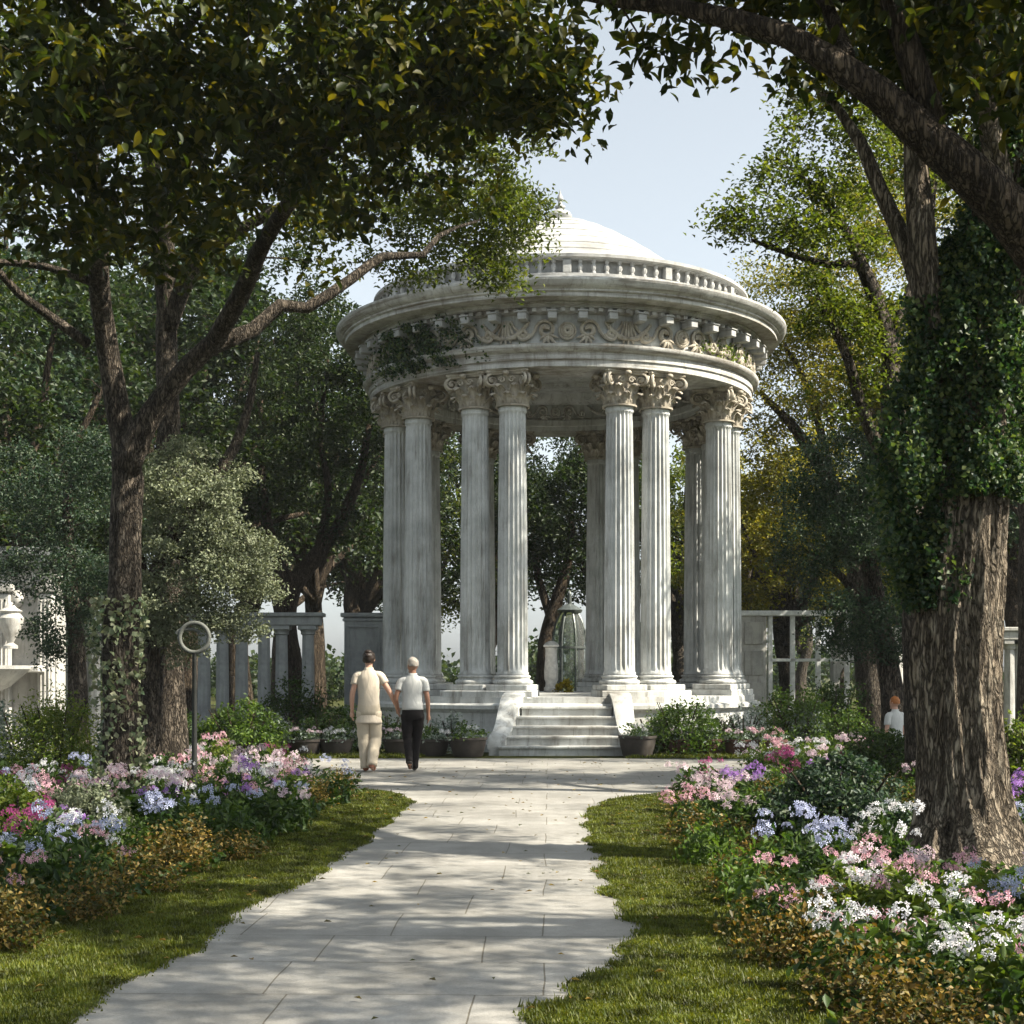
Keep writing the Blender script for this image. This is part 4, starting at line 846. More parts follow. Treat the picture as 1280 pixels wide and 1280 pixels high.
# arched wall
Ya=38; t=thing('arched_wall','bright pale wall with rounded arches beyond the green bushes','wall',P(1040,840,Ya)*np.array([1,1,0]))
def archwall(mb,x0,n,bw,H,depth,r,spring):
    for k in range(n):
        cx=x0+bw*(k+.5)
        for yy in (0,):
            mb.box((cx-bw/2+ (bw/2-r)/2,0,H/2),(bw/2-r,depth,H),0); mb.box((cx+bw/2-(bw/2-r)/2,0,H/2),(bw/2-r,depth,H),0)
        m=12; V=[]
        for i in range(m+1):
            a=PI-PI*i/m; x=cx+r*math.cos(a); z=spring+r*math.sin(a)
            for yy in (-depth/2,depth/2): V+= [(x,yy,z),(x,yy,H)]
        Fs=[]
        for i in range(m):
            b=i*4; Fs+=[(b,b+4,b+5,b+1),(b+2,b+3,b+7,b+6),(b,b+2,b+6,b+4),(b+1,b+5,b+7,b+3)]
        mb.add(V,Fs)
mb=MB(); archwall(mb,0,3,1.15,P(0,800,Ya)[2],.45,.42,1.35); mb.build('arcade',M['palestone'],t)
mb=MB(); zz=P(0,800,Ya)[2]; mb.box((1.72,0,zz+.07),(3.6,.6,.14),.01); mb.lathe([(.25,0),(.16,.06),(.16,.5),(.28,.58),(.1,.68),(0,.75)],16,(.6,0,zz+.14)); mb.build('coping',M['palestone'],t)
colonnade('garden_colonnade','thin pale columns half hidden behind the big ridged trunk',[1098,1110,1122,1262,1274,1288],33,800,.13,M['palestone'])
# ring sculpture
pc=P(243,797,16.6); t=thing('ring_sculpture','grey ring sculpture on a thin post in front of the silvery tree','sculpture',gz(pc))
mb=MB(); rr=.17; mb.tube([(rr*math.cos(a),0,pc[2]+rr*math.sin(a)) for a in np.linspace(0,2*PI,33)],.026,10); mb.tube([(rr*.75*math.cos(a)-.07,.02,pc[2]+.04+rr*.35*math.sin(a)) for a in np.linspace(.2,PI,12)],np.linspace(.016,.034,12),8); autosmooth(mb.build('ring',M['dark_metal'],t),60)
mb=MB(); mb.lathe([(.16,0),(.16,.06),(.035,.12),(.025,pc[2]-.20),(.035,pc[2]-.18)],12); autosmooth(mb.build('post',M['iron_dark'],t),40)
# bell-shaped glasshouse through the middle opening
Yg=40; pc=P(712,840,Yg); t=thing('glass_gazebo','slim bell-roofed glass gazebo seen through the middle opening','gazebo',gz(pc))
rr=.5; z1=P(0,785,Yg)[2]; z2=P(0,760,Yg)[2]
for k in range(8):
    a=k*PI/4+.3; mb=MB(); pts=[(rr*math.cos(a),rr*math.sin(a),0),(rr*math.cos(a),rr*math.sin(a),z1*.8)]+[(rr*math.cos(q)*math.cos(a),rr*math.cos(q)*math.sin(a),z1*.8+(z2-z1*.8)*math.sin(q)) for q in np.linspace(.15,1.35,8)]
    mb.tube(pts,.028,6); mb.build('rib',M['iron'],t)
mb=MB(); mb.lathe([(rr,0),(rr,z1*.8)]+[(rr*math.cos(q),z1*.8+(z2-z1*.8)*math.sin(q)) for q in np.linspace(.15,1.35,8)],24); mb.build('glazing',M['glass'],t)
mb=MB(); mb.lathe([(.32,z2-.14),(.36,z2-.06),(.2,z2+.05),(.06,z2+.12),(.05,z2+.4),(0,z2+.5)],16); mb.build('roof_cap',M['iron'],t); mb=MB(); mb.lathe([(.53,z1*.8-.03),(.53,z1*.8+.03)],24); mb.build('hoop',M['iron'],t)
# ------------------------------------------------------------------ shrubs
def shrub(label,px,yb,Y,w,h,mat,n,L,seed,name='shrub',cat='shrub',clumps=50,lump=.25,wide=.55,up=.45):
    rg=np.random.default_rng(seed); X=(px-640)/F*Y
    o=thing(name,label,cat,(X,Y,0)); 
    mb=MB()
    for k in range(7):
        a=k*.9; mb.tube([(0,0,0),(.15*w*math.cos(a),.15*w*math.sin(a),h*.3),(.33*w*math.cos(a),.33*w*math.sin(a),h*.72)],[.025,.018,.008],5)
    mb.build('stem',M['bark_dark'],o)
    f=link('foliage',bush_mesh(rg,w/2,w/2,h,n,L,up,clumps,'foliage',mat,wide,lump),o); return o
def wpx(w,Y): return w/F*Y
shrub('round glossy green bush in front of the right columns',850,905,25.9,wpx(92,26),wpx(92,26),M['leaf_bush'],3600,.075,201)
shrub('round green bush at the corner of the pale pavilion',995,905,27,wpx(105,27),wpx(95,27),M['leaf_bush'],3600,.08,202)
shrub('upright dark green bush beside the arched wall',1045,905,29,wpx(75,29),wpx(105,29),M['leaf_bed'],2600,.08,203)
shrub('broad sunlit green bush in front of the weathered colonnade',300,915,25,wpx(120,25),wpx(85,25),M['leaf_bush'],4200,.08,204)
shrub('dark low bush beside the ring sculpture',215,910,26,wpx(110,26),wpx(70,26),M['leaf_bed'],3000,.08,205)
shrub('feathery yellow-green bush left of the forked trunk',68,950,18,wpx(120,18),wpx(150,18),M['leaf_lime'],7000,.06,206,clumps=70,up=.15,wide=.3)
shrub('pale grey frosted bush below the carved fountain front',30,930,21,wpx(140,21),wpx(110,21),M['leaf_frost'],3500,.07,207)
shrub('dark spreading bush below the dark leaning trunk',430,915,27,wpx(95,27),wpx(62,27),M['leaf_bed'],2600,.08,208)
shrub('large dark glossy shrub left of the big ridged trunk',1050,1060,13,wpx(225,13),wpx(118,13),M['leaf_bluegreen'],9000,.06,209,clumps=90,lump=.2)
shrub('dark green hedge-like shrub behind the large glossy shrub',1105,985,18,wpx(130,18),wpx(88,18),M['leaf_bed'],6500,.06,210,clumps=60)
shrub('sunlit grassy green shrub at the right edge behind the trunk',1275,990,16,wpx(70,16),wpx(130,16),M['leaf_lime'],2600,.09,211,up=.1,wide=.25)
shrub('dark rounded shrub at the back of the left bed',200,975,17,wpx(90,17),wpx(65,17),M['leaf_bed'],3500,.06,212)
shrub('yellow-green mounded shrub at the left edge',10,1050,11.3,wpx(105,11.3),wpx(120,11.3),M['leaf_lime'],3600,.05,213)
shrub('grey-green flat topped shrub in the left bed',95,1080,11.8,wpx(150,11.8),wpx(105,11.8),M['leaf_silver'],6500,.045,214,clumps=70)
shrub('big leaved dark plant at the foot of the forked trunk',165,1000,14,wpx(150,14),wpx(60,14),M['leaf_bed'],500,.2,215,'broadleaf_plant','plant',30,.3,.7)
shrub('small green shrub behind the temple opening',735,900,38,wpx(60,38),wpx(60,38),M['leaf_bush'],1500,.11,216)
for k,(px,Y,w,h,m_,dsc) in enumerate(((350,26.9,62,38,'leaf_frost','grey frosted'),(402,26.8,60,44,'leaf_bed','dark green'),(447,26.9,56,34,'leaf_frost','grey frosted'),(487,26.7,50,44,'leaf_bed','dark green'),(527,26.5,52,36,'leaf_bush','bright green'),(568,26.3,46,40,'leaf_frost','grey frosted'),
        (815,26.3,44,42,'leaf_frost','grey frosted'),(893,26.4,54,40,'leaf_bed','dark green'),(930,26.6,56,46,'leaf_frost','grey frosted'),(968,26.8,54,40,'leaf_bush','bright green'),(1010,26.9,60,42,'leaf_frost','grey frosted'),(1060,26.8,60,46,'leaf_bush','bright green'))):
    shrub('%s low shrub outward from the steps on their %s side, %s leaves'%(('sixth','fifth','fourth','third','second','first')[k] if k<6 else ('first','second','third','fourth','fifth','sixth')[k-6],'left' if k<6 else 'right',dsc),px,0,Y,wpx(w*1.1,Y),wpx(h*1.45,Y),M[m_],1000,.075,700+k,'low_shrub','shrub',26,.3)
shrub('mid-height dark shrub in front of the weathered colonnade lintel end',375,915,31,wpx(110,31),wpx(90,31),M['leaf_bed'],2600,.09,218)
shrub('low clipped green shrub behind the temple floor',660,900,38,wpx(60,38),wpx(52,38),M['leaf_bed'],1500,.11,217)
# ------------------------------------------------------------------ planters
def planter(label,px,Y,w,h,mat,leaves,seed,round_=True,fl=None,group=None):
    rg=np.random.default_rng(seed); t=thing('planter',label,'planter',((px-640)/F*Y,Y,.012),group); r=w/2
    mb=MB(); mb.lathe([(r*.78,0),(r*.82,.03),(r*.96,h*.55),(r*1.0,h-.05),(r*1.06,h-.045),(r*1.06,h),(r*.95,h),(r*.93,h-.05),(0,h-.06)],28); autosmooth(mb.build('pot',mat,t),40)
    for k,(m_,n_,L_,hh) in enumerate(leaves):
        o=link('foliage' if k else 'foliage',bush_mesh(rg,r*1.05,r*1.05,hh,n_,L_,.4,20,'foliage',M[m_],.55,.35),t,(0,0,h-.05))
    if fl:
        for k in range(fl[1]):
            a=rg.uniform(0,2*PI); q=r*rg.uniform(.4,1.05); f=link('flower_head',HEADS[fl[0]][k%3],t,(q*math.cos(a),q*math.sin(a),h+.1+rg.uniform(0,.08))); f.scale=(.75,)*3
    return t
# flower head meshes
def floret(mb,c,nrm,r,rg,petals=5,w=.62):
    nrm=np.array(nrm,dtype=float); nrm/=np.linalg.norm(nrm); u=np.cross(nrm,(.3,.2,1.)); u/=np.linalg.norm(u); v=np.cross(nrm,u); c=np.array(c); a0=rg.uniform(0,6)
    V=[c-nrm*r*.15]; Fs=[]
    for k in range(petals):
        a=a0+2*PI*k/petals; h=w*PI/petals
        for (q,da,up_) in ((.55,-h*.8,.05),(1.0,-h*.75,-.02),(1.1,0,.0),(1.0,h*.75,-.02),(.55,h*.8,.05)):
            V.append(c+r*q*(math.cos(a+da)*u+math.sin(a+da)*v)+nrm*r*up_)
        b=1+k*5; Fs+=[(0,b,b+1,b+2),(0,b+2,b+3,b+4)]
    mb.add(V,Fs)
def head(mat,seed,n=16,R=.065,fr=.022,big=False):
    rg=np.random.default_rng(seed); mb=MB()
    for k in range(n):
        z=1-(k+.5)/n*1.15; a=k*2.4; q=math.sqrt(max(0,1-z*z)); d=np.array([q*math.cos(a),q*math.sin(a),z]); floret(mb,d*R*np.array([1,1,.9])*rg.uniform(.6,1.5),d+rg.normal(size=3)*.45,fr*rg.uniform(.8,1.2),rg)
    return mb.me('flower_head',M[mat])
HEADS={c:[head('pet_'+c,300+i*10+j,13+4*j,.045+.008*j,.017) for j in range(3)] for i,c in enumerate(('white','blue','pink','magenta','blush','violet'))}
def bigbloom(mat,seed):
    rg=np.random.default_rng(seed); mb=MB()
    for k in range(3): floret(mb,(rg.normal()*.045,rg.normal()*.045,k*.02),(rg.normal()*.4,-.5,.8),.036,rg,5,.98)
    return mb.me('flower_head',M[mat])
HEADS['petunia']=[bigbloom('pet_white',400+j) for j in range(3)]
planter('dark round planter with green leaves at the left foot of the steps',585,25.45,wpx(46,25.4),wpx(24,25.4),M['terracotta_dark'],[('leaf_bush',240,.07,.38),('leaf_frost',260,.06,.16)],501,fl=('white',5))
planter('dark round planter with frosted leaves at the right foot of the steps',797,25.45,wpx(46,25.4),wpx(26,25.4),M['terracotta_dark'],[('leaf_bush',220,.07,.34),('leaf_frost',300,.06,.18)],502,fl=('white',5))
k=0
for px,Y,cl,side in ((845,25.9,'blush','second pot right of the steps, below the round glossy bush'),(885,25.9,'white','third pot right of the steps'),(925,25.8,'blush','fourth pot right of the steps, under the last column'),(962,25.6,'pink','last pot of the row right of the steps'),
                (540,25.8,'white','first pot left of the steps beyond the round planter'),(500,25.9,'blush','pot behind the walking man'),(420,25.9,'white','pot just left of the walking couple'),(380,25.8,'blush','outermost pot of the row left of the steps'),(340,25.8,'white','pot in front of the broad sunlit bush')):
    planter('planter of frosted leaves, '+side,px,Y,wpx(42,26),wpx(20,26),M['planter_red'] if px>700 else M['terracotta_dark'],[('leaf_frost',420,.06,.22),('leaf_bed',260,.07,.3)],510+k,fl=(cl,12),group='planters along the foot of the temple'); k+=1
# ------------------------------------------------------------------ flower beds
rg=np.random.default_rng(77)
FOL={}
def stems_mesh(seed,mat,h=.42,r=.2,n=260,L=.085,wide=.4,up=.35,name='foliage'):
    rg=np.random.default_rng(seed); ns=11; st=rg.integers(0,ns,n); sa=rg.uniform(0,2*PI,ns)[st][:,None]; sr=(rg.uniform(.15,1.1,ns)*r)[st][:,None]; sh=rg.uniform(.55,1.25,ns)[st][:,None]; z=rg.uniform(.03,1,(n,1))*h*sh
    X=np.cos(sa)*sr*(.5+.5*z/h)+rg.normal(size=(n,1))*r*.2; Y=np.sin(sa)*sr*(.5+.5*z/h)+rg.normal(size=(n,1))*r*.2; d=np.hypot(X,Y); a=np.arctan2(Y,X)
    k=1.0; C=np.concatenate([np.cos(a)*d*k,np.sin(a)*d*k,z*(1-.25*(d/r)**2)],1); V,Fs=leafquads(C,L,rg,up,.1,wide); return mesh(name,V,Fs,M[mat])
FOL['phlox']=[stems_mesh(600+i,'leaf_bed',.44,.24,300,.085) for i in range(4)]
FOL['lime']=[stems_mesh(610+i,'leaf_lime',.36,.24,300,.08) for i in range(3)]
FOL['rust']=[stems_mesh(620+i,'leaf_rust',.34,.27,950,.034,.7,.5) for i in range(4)]
FOL['hosta']=[stems_mesh(630+i,'leaf_bed',.26,.3,60,.2,.6,.55) for i in range(3)]
FOL['green']=[stems_mesh(640+i,'leaf_bush',.34,.26,420,.06,.5,.4) for i in range(3)]
def inpoly(q,poly):
    ins=False; j=len(poly)-1
    for i in range(len(poly)):
        a,b=poly[i],poly[j]
        if (a[1]>q[1])!=(b[1]>q[1]) and q[0]<(b[0]-a[0])*(q[1]-a[1])/(b[1]-a[1]+1e-12)+a[0]: ins=not ins
        j=i
    return ins
CW={'white':'white','blue':'lilac-blue','pink':'pink','magenta':'magenta','blush':'pale blush','violet':'violet','petunia':'large white'}
def plant(x,y,kind,colour,side,where,s,nh):
    rgp=rg; nm={'phlox':'flowering_plant','lime':'flowering_plant','rust':'edging_plant','hosta':'broadleaf_plant','green':'leafy_plant'}[kind]
    desc={'phlox':'leafy green plant','lime':'lime green plant','rust':'rusty orange leaved plant','hosta':'big leaved dark plant','green':'small leaved green plant'}[kind]
    lb=(f"{CW[colour]} flowers on a {desc}, {side} bed, {where}" if colour else f"low {desc}, {side} bed, {where}")
    grp=(f"{CW[colour]} flowering plants in the {side} bed" if colour else f"{desc}s in the {side} bed")
    o=thing(nm,lb,'flowers' if colour else 'plant',(x,y,0),grp,rgp.uniform(0,6)); o.scale=(s,s,s*rgp.uniform(.85,1.15))
    link('foliage',FOL[kind][rgp.integers(len(FOL[kind]))],o)
    H={'phlox':.46,'lime':.38,'rust':.33,'hosta':.2,'green':.36}[kind]
    for k in range(nh if colour else 0):
        a=rgp.uniform(0,6.28); q=.25*math.sqrt(rgp.uniform(0,1)); f=link('flower_head',HEADS[colour][rgp.integers(3)],o,(q*math.cos(a),q*math.sin(a),H*rgp.uniform(.7,1.2)-q*.25),rgp.uniform(0,6)); f.rotation_euler[0]=rgp.normal()*.25; f.scale=(rgp.uniform(.6,1.2)*(.85 if y<8 else 1),)*3
def edge_dist(x,y,edge):
    xs=np.interp(y,[e[1] for e in edge],[e[0] for e in edge]); return abs(x-xs)
def scatter(poly,spacing,seed,accept):
    r=np.random.default_rng(seed); pts=[]
    for p in poly_area_pts(poly,6000,r):
        sp_=spacing(p)
        if all((p[0]-q[0])**2+(p[1]-q[1])**2>sp_*sp_ for q in pts) and accept(p): pts.append(p)
    return pts
def visx(p,m=.5): return abs(p[0])<.3556*p[1]+m
Lpoly=[(a,b) for a,b in Lbed[1:]]+[(-3.2,19.0),(-8,21),(-8,12),(-5,5.5)]
avoidL=[(G(150,1020),.35),(np.array([P(95,0,11.8)[0],11.8]),.45),(np.array([P(10,0,11.3)[0],11.3]),.3),(np.array([P(68,0,18)[0],18]),.6),(np.array([P(200,0,17)[0],17]),.4)]
def accL(p): return visx(p) and all(np.hypot(*(p-np.array(c[:2])))>r for c,r in avoidL)
NPL=0
for p in scatter(Lpoly,lambda p:.33+.011*p[1],71,accL):
    x,y=p; d=edge_dist(x,y,Lbed); NPL+=1
    where=('front edge' if d<.5 else ('middle' if d<1.5 else 'shaded back'))+(' near its front end' if y<9.5 else (' halfway along' if y<14 else ' close to the couple'))
    u=rg.uniform()
    if d<.42: kind,c=('rust',None) if u<.66 else (('green',None) if u<.76 else ('phlox',['violet','blue','blush'][rg.integers(3)]))
    elif y<10.5: kind,c=('phlox','petunia') if u<.25 else (('phlox',['blush','blue','violet','pink','white'][rg.integers(5)]) if u<.84 else (('rust',None) if u<.93 else ('hosta',None)))
    elif y<14: kind,c=('phlox',['blue','pink','white','violet','magenta','blush'][rg.integers(6)]) if u<.7 else (('green',None) if u<.88 else ('rust',None))
    elif d<2.4: kind,c=(('lime' if u<.35 else 'phlox'),['blush','white','blush','pink','white'][rg.integers(5)]) if u<.92 else ('green',None)
    else: kind,c=('phlox','magenta') if u<.08 else (('hosta',None) if u<.3 else (('green',None) if u<.7 else ('phlox',['blue','white'][rg.integers(2)])))
    plant(x,y,kind,c,'left',where,rg.uniform(.85,1.2)*(1.2 if kind=='hosta' else (.95 if kind=='rust' else 1)),7 if d>.45 else 4)
Rpoly=[(a,b) for a,b in Rbed]+[(3.6,18.6),(7,19.5),(8,12),(4.2,4.5),(3.4,3.4)]
avoidR=[(G(1212,1085),.75),(np.array([P(1050,0,13)[0],13]),.75),(np.array([P(1105,0,18)[0],18]),.6)]
def accR(p): return not (10.3<p[1]<15 and 290<p[0]/p[1]*1800<520) and not (p[1]>8.4 and p[1]<11.6 and p[0]/p[1]*1800>470) and p[1]>4.3 and visx(p) and all(np.hypot(*(p-np.array(c[:2])))>r for c,r in avoidR)
NPR=0
for p in scatter(Rpoly,lambda p:.31+.011*p[1],72,accR):
    x,y=p; d=edge_dist(x,y,Rbed); NPR+=1; u=rg.uniform()
    where=('front edge' if d<.42 else ('middle' if d<1.3 else 'back'))+(' near its front end' if y<7.5 else (' by the ridged trunk' if y<11.5 else ' by the glossy shrub'))
    if d<.40: kind,c=('rust',None) if u<.62 else (('phlox',['blush','pink','white','magenta'][rg.integers(4)]) if u<.85 else ('green',None))
    elif y<5.6: kind,c=('phlox',['petunia','petunia','magenta','white','pink'][rg.integers(5)]) if u<.85 else ('hosta',None)
    elif y<9.3: kind,c=(('lime' if u<.3 else 'phlox'),['pink','white','blush','pink','blush','petunia','blue'][rg.integers(7)]) if u<.88 else (('rust',None) if u<.94 else ('green',None))
    elif y<12: kind,c=('phlox',['blue','white','blue','pink','magenta'][rg.integers(5)]) if u<.66 else ('green',None)
    else: kind,c=('phlox',['violet','blush','magenta'][rg.integers(3)]) if u<.4 else (('rust',None) if u<.75 else ('green',None))
    plant(x,y,kind,c,'right',where,rg.uniform(.85,1.15)*(.9 if kind=='rust' else 1),8)
print('plants',NPL,NPR)
# band of flowers beyond the plaza, right of the temple and left
for k in range(26):
    px=rg.uniform(935,1110) if k<15 else rg.uniform(190,360); Y=rg.uniform(21,24); x=(px-640)/F*Y
    c=['pink','blush','magenta','white'][rg.integers(4)]; plant(x,Y,'green' if k%3 else 'lime',c,'far right' if k<15 else 'far left','edge beside the planters',1.0,6)
# ground cover under the plants
Vs=[];Fs=[];n0=0; r2=np.random.default_rng(91)
for poly,n in ((Lpoly,26000),(Rpoly,20000),([(-14,20.5),(-4,20),(-4,24),(-14,30)],9000),([(3.6,20),(14,20),(14,30),(5,24.5)],9000)):
    p=poly_area_pts(poly,n,r2); C=np.concatenate([p,r2.uniform(.02,.13,(n,1))],1); V,Q=leafquads(C,.075,r2,.5,0,.6); Vs.append(V);Fs.append(Q+n0);n0+=len(V)
tag(link('ground_cover',mesh('ground_cover',np.concatenate(Vs),np.concatenate(Fs),M['leaf_bed'])),'low dark leafy ground cover filling the flower beds','ground cover',kind='stuff')
r3=np.random.default_rng(92); p=np.vstack([poly_area_pts(path_poly,420,r3),poly_area_pts(left_turf,160,r3),poly_area_pts(right_turf,260,r3)])
C=np.concatenate([p,np.full((len(p),1),.03)],1); C[:,2]+=r3.uniform(0,.012,len(p))+np.where(np.arange(len(p))>=420,.02,0); V,Q=leafquads(C,.05,r3,.93,0,.55)
tag(link('fallen_leaves',mesh('fallen_leaves',V,Q,M['leaf_rust'])),'dry brown leaves fallen on the path and grass','fallen leaves',kind='stuff')

# ivy on the entablature
def ring_ivy(label,a0,a1,n,seed,mat,z0,z1,th=.16):
    rr=np.random.default_rng(seed); a=rr.normal((a0+a1)/2,(a1-a0)/4,n); z=rr.uniform(z0,z1,n)+rr.normal(size=n)*.06; 
    r=4.12+rr.uniform(0,1,n)**1.4*th+np.where(z>ZA+.85,.1,0); t=np.radians(a)-PI/2
    keep=rr.uniform(0,1,n)<(.45+.55*np.sin(a*.9+z*7)*np.sin(a*.35+2)); 
    C=np.stack([TX+r*np.cos(t),TY+r*np.sin(t),z],1)[keep]; V,Q=leafquads(C,.075,rr,.2,.5,.8); return tag(link('ivy',mesh('ivy',V,Q,mat)),label,'ivy')
ring_ivy('dark ivy hanging over the left part of the temple frieze',-62,-28,7000,31,M['leaf_ivy'],ZA+.15,ZA+.98,.22)
ring_ivy('sparse sunlit green creeper on the right part of the temple frieze',38,66,380,32,M['leaf_lime'],ZA+.42,ZA+.75,.06)
# ------------------------------------------------------------------ people
def person(label,loc,rz,H,pose,mats,hairm,outfit,head_turn=0):
    s=H/1.75; t=thing('person',label,'person',loc,rz=rz)
    mb=MB()
    def tub(pts,rad,n=10): mb.tube(catmull(np.array([tuple(p)+(r,) for p,r in zip(pts,rad)]),.03)[:,:3],catmull(np.array([tuple(p)+(r,) for p,r in zip(pts,rad)]),.03)[:,3],n)
    J=pose
    mb.loft([(0,0,.86,.12,.09),(0,0,.92,.155,.115),(0,0,1.0,.15,.11),(0,0,1.08,.13,.095),(0,.0,1.2,.145,.10),(0,0,1.32,.165,.105),(0,0,1.40,.15,.09),(0,-.005,1.45,.09,.065),(0,0,1.49,.055,.055),(0,.01,1.56,.05,.052)],20)
    ct,st=math.cos(head_turn),math.sin(head_turn)
    def hp(x,y,z): return (x*ct-y*st,x*st+y*ct+.015,z)
    hd=MB(); hd.ball((0,0,0),(.078,.095,.118),20,16); V=hd.V[0]; 
    for v in V:
        if v[2]<-.03: v[0]*=1-(-.03-v[2])*2.8; v[1]=v[1]*(1-(-.03-v[2])*1.5)+.012
        if v[1]>.05: v[1]+=.004
    V=np.array([hp(*v) for v in V]); V[:,2]+=1.635; mb.add(V,hd.F)
    for (x,y,z,r) in ((0,.092,1.622,.014),(0,.098,1.610,.016),(0,.086,1.575,.016),(0,.075,1.535,.025),(-.028,.08,1.66,.014),(.028,.08,1.66,.014),(.077,-.005,1.63,.02),(-.077,-.005,1.63,.02),(.078,-.005,1.61,.015),(-.078,-.005,1.61,.015)):
        q=hp(x,y,0); mb.ball((q[0],q[1],z),r,8,6)
    for sd_ in ('L','R'):
        sh,el,wr=J['sh'+sd_],J['el'+sd_],J['wr'+sd_]; mb.ball((sh[0]*.93,sh[1],sh[2]-.02),.046,10,8); tub([(sh[0]*.96,sh[1],sh[2]-.02),el,wr],[.045,.040,.027])
        w=np.array(wr); d=w-np.array(el); d/=np.linalg.norm(d); side=np.array([1.,0,0]) if sd_=='L' else np.array([-1.,0,0]); fw=np.cross(d,side); fw/=np.linalg.norm(fw)
        side=np.cross(fw,d); curl=side if np.dot(side,[1 if sd_=='L' else -1,0,0])>0 else -side
        tub([w,w+d*.045,w+d*.09],[.026,.034,.034])
        for f in range(4):
            b=w+d*.085+fw*(f-1.5)*.019; L_=(.066,.078,.073,.056)[f]; tub([b,b+d*L_*.55+curl*.008,b+d*L_*.85+curl*.03],[.0105,.0095,.008],6)
        b=w+d*.03+fw*.03; tub([b,b+fw*.02+d*.03+curl*.01,b+fw*.02+d*.06+curl*.02],[.013,.011,.009],6)
        hip,kn,an,toe=J['hip'+sd_],J['kn'+sd_],J['an'+sd_],J['toe'+sd_]; tub([hip,kn,an],[.085,.058,.038]); 
        a=np.array(an); tt=np.array(toe); tub([a+(0,-.035,-.04),a*.5+tt*.5+(0,0,-.01),tt],[.036,.036,.026])
    me=mb.me('body',mats['skin'],True); tmp=bpy.data.objects.new('tmp_body',me); COL.objects.link(tmp)
    md=tmp.modifiers.new('r','REMESH'); md.mode='VOXEL'; md.voxel_size=.008; md.use_smooth_shade=True
    dg=bpy.context.evaluated_depsgraph_get(); nm=bpy.data.meshes.new_from_object(tmp.evaluated_get(dg)); bpy.data.objects.remove(tmp)
    nm.materials.clear(); nm.materials.append(mats['skin']); b=link('body',nm,t)
    # hair
    hb=MB(); hb.ball((0,0,0),(.092,.108,.116) if outfit['bun'] else (.086,.102,.114),30,24); V=hb.V[0]; rr=np.random.default_rng(5); V=V*(1+rr.normal(size=(len(V),1))*.02)
    V=V*(1+.04*np.sin(V[:,:1]*90)*np.cos(V[:,2:]*80)); V=V[:]; F2=[f for f in hb.F if not (np.mean([V[i][1] for i in f])>.045 and np.mean([V[i][2] for i in f])<.05) and np.mean([V[i][2] for i in f])>(-.075 if outfit['bun'] else -.035)]
    V=np.array([hp(*v) for v in V]); V[:,2]+=1.648; V[:,1]-=.008; mb=MB(); mb.add(V,F2)
    if outfit['bun']: q=hp(0,-.085,0); mb.ball((q[0],q[1],1.68),(.05,.04,.045),12,10); q=hp(0,-.04,0); mb.ball((q[0],q[1],1.735),(.06,.06,.035),12,10)
    mb.build('hair',hairm,t,True)
    # trousers
    mb=MB(); wl=outfit['leg']
    mb.loft([(0,0,.80,.165,.12),(0,0,.88,.172,.128),(0,0,.96,.162,.12),(0,0,outfit['waist'],.145,.11)],24)
    for sd_ in ('L','R'):
        hip,kn,an=map(np.array,(J['hip'+sd_],J['kn'+sd_],J['an'+sd_])); an=an+np.array([0,0,-.0]); 
        pts=np.array([tuple(hip+np.array([0,0,.02]))+(.098,),tuple((hip+kn)/2)+(.092*wl**.3,),tuple(kn)+(.07*wl,),tuple((kn+an)/2)+(.062*wl,),tuple(an+np.array([0,-.005,-.035]))+(.054*wl,)])
        q=catmull(pts,.03); q[:,3]*=1+.05*np.sin(np.arange(len(q))*1.3); mb.tube(q[:,:3],q[:,3],16)
    mb.build('trousers',mats['legs'],t,True)
    # top
    mb=MB(); zb=outfit['hem']; fl=outfit['flare']
    rings=[(0,0,zb,.17*fl,.13*fl),(0,0,zb+.03,.168*fl,.128*fl),(0,0,zb+.12,.165,.122),(0,0,1.08,.153,.118),(0,0,1.2,.165,.12),(0,0,1.32,.178,.12),(0,0,1.39,.165,.105),(0,0,1.43,.135,.09),(0,-.003,1.46,.10,.078),(0,0,1.485,.066,.066)]
    if outfit['collar']: rings+=[(0,0,1.51,.068,.066)]
    mb.loft(rings,28)
    for sd_ in ('L','R'):
        sh,el=np.array(J['sh'+sd_]),np.array(J['el'+sd_]); k=outfit['sleeve']; e=sh+(el-sh)*k; inn=sh*np.array([.4,1,1]); q=catmull(np.array([tuple(inn+np.array([0,0,.0]))+(.058,),tuple(sh*np.array([.8,1,1])+np.array([0,0,-.004]))+(.064,),tuple(sh*np.array([1.03,1,1])+np.array([0,0,-.018]))+(.064,),tuple(sh+(e-sh)*.45+np.array([.012*np.sign(sh[0]),0,-.02]))+(.063,),tuple(e)+(.064 if k>.4 else .05,)]),.02); mb.tube(q[:,:3],q[:,3],16)
    mb.build('tunic' if outfit['bun'] else 'shirt',mats['top'],t,True)
    for sd_ in ('L','R'):
        a=np.array(J['an'+sd_]); tt=np.array(J['toe'+sd_]); mb=MB(); d=tt-a; q=catmull(np.array([tuple(a+(0,-.045,-.045))+(.036,),tuple(a+(0,.0,-.035))+(.047,),tuple(a*.45+tt*.55+(0,0,-.004))+(.046,),tuple(tt+np.array([0,.02,0]))+(.034,)]),.02); mb.tube(q[:,:3],q[:,3],12,True,.8); mb.build('shoe',mats['shoe'],t,True)
    t.scale=(s,s,s); return t
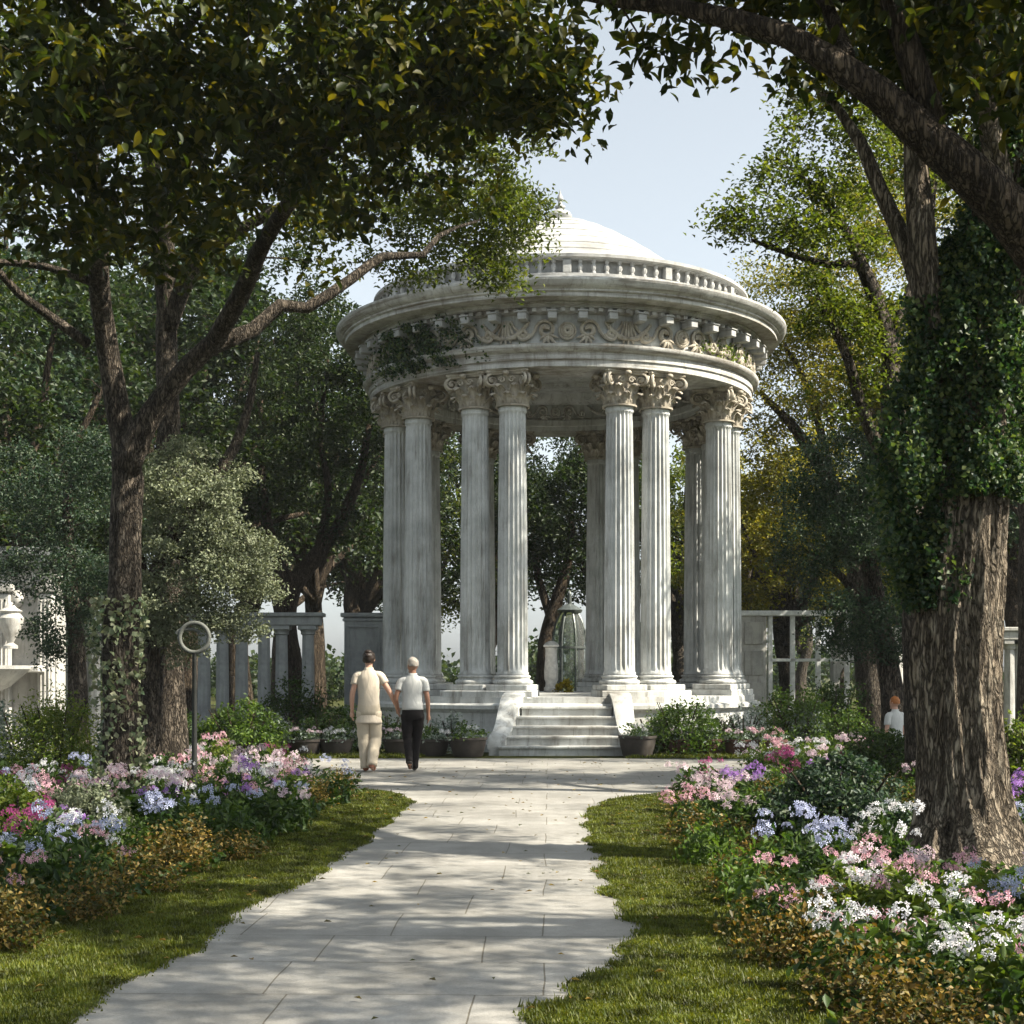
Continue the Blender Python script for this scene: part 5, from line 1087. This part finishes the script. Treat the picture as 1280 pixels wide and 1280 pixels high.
poseA=dict(shL=(-.165,0,1.40),elL=(-.235,-.02,1.13),wrL=(-.245,.03,.88),shR=(.165,0,1.40),elR=(.30,-.01,1.16),wrR=(.395,.04,.955),
 hipL=(-.085,0,.86),knL=(-.07,.03,.48),anL=(-.045,.0,.085),toeL=(-.05,.17,.03),hipR=(.085,0,.86),knR=(.09,.04,.48),anR=(.06,-.17,.13),toeR=(.07,-.03,.035))
person('dark haired person in loose cream tunic and wide beige trousers, walking hand in hand',P(461,840,21.5)*np.array([1,1,0])+np.array([0,0,.014]),0,1.80,poseA,dict(skin=M['skin'],legs=M['linen'],top=M['tunic'],shoe=M['tan_leather']),M['hair_dark'],dict(bun=True,leg=1.35,waist=1.05,hem=.70,flare=1.15,collar=True,sleeve=.5),-.15)
poseB=dict(shL=(-.165,0,1.40),elL=(-.25,-.04,1.15),wrL=(-.235,.03,.975),shR=(.165,0,1.40),elR=(.225,-.03,1.13),wrR=(.235,.03,.88),
 hipL=(-.085,0,.86),knL=(-.085,.02,.50),anL=(-.035,-.22,.19),toeL=(-.03,-.10,.06),hipR=(.085,0,.86),knR=(.05,.12,.49),anR=(.02,.12,.085),toeR=(.02,.29,.035))
person('pale haired person in light grey polo shirt and black trousers, walking hand in hand',P(516,840,21.5)*np.array([1,1,0])+np.array([0,0,.014]),0,1.70,poseB,dict(skin=M['skin_dark'],legs=M['black_cloth'],top=M['polo'],shoe=M['leather']),M['hair_grey'],dict(bun=False,leg=1.0,waist=1.0,hem=.95,flare=.98,collar=True,sleeve=.62),.7)
poseC=dict(poseA); poseC.update(elR=(.23,.03,1.13),wrR=(.22,.10,.9))
person('small ginger haired person in white, half hidden by shrubs beside the big trunk',P(1119,840,18.62)*np.array([1,1,0]),.5,1.18,poseC,dict(skin=M['skin'],legs=M['black_cloth'],top=M['polo'],shoe=M['leather']),M['hair_ginger'],dict(bun=False,leg=1.0,waist=1.0,hem=.9,flare=1.1,collar=True,sleeve=.7),.2)
# ------------------------------------------------------------------ air
HAZE=.0003
if HAZE>0:
    m,nt=newmat('haze_air'); v=N(nt,'ShaderNodeVolumePrincipled'); v.inputs['Color'].default_value=(.92,.95,1,1); v.inputs['Density'].default_value=HAZE; v.inputs['Anisotropy'].default_value=0
    o=N(nt,'ShaderNodeOutputMaterial'); nt.links.new(v.outputs[0],o.inputs['Volume'])
    mb=MB(); mb.box((0,270,9),(900,700,20.5)); tag(mb.build('haze',m),kind='stuff')
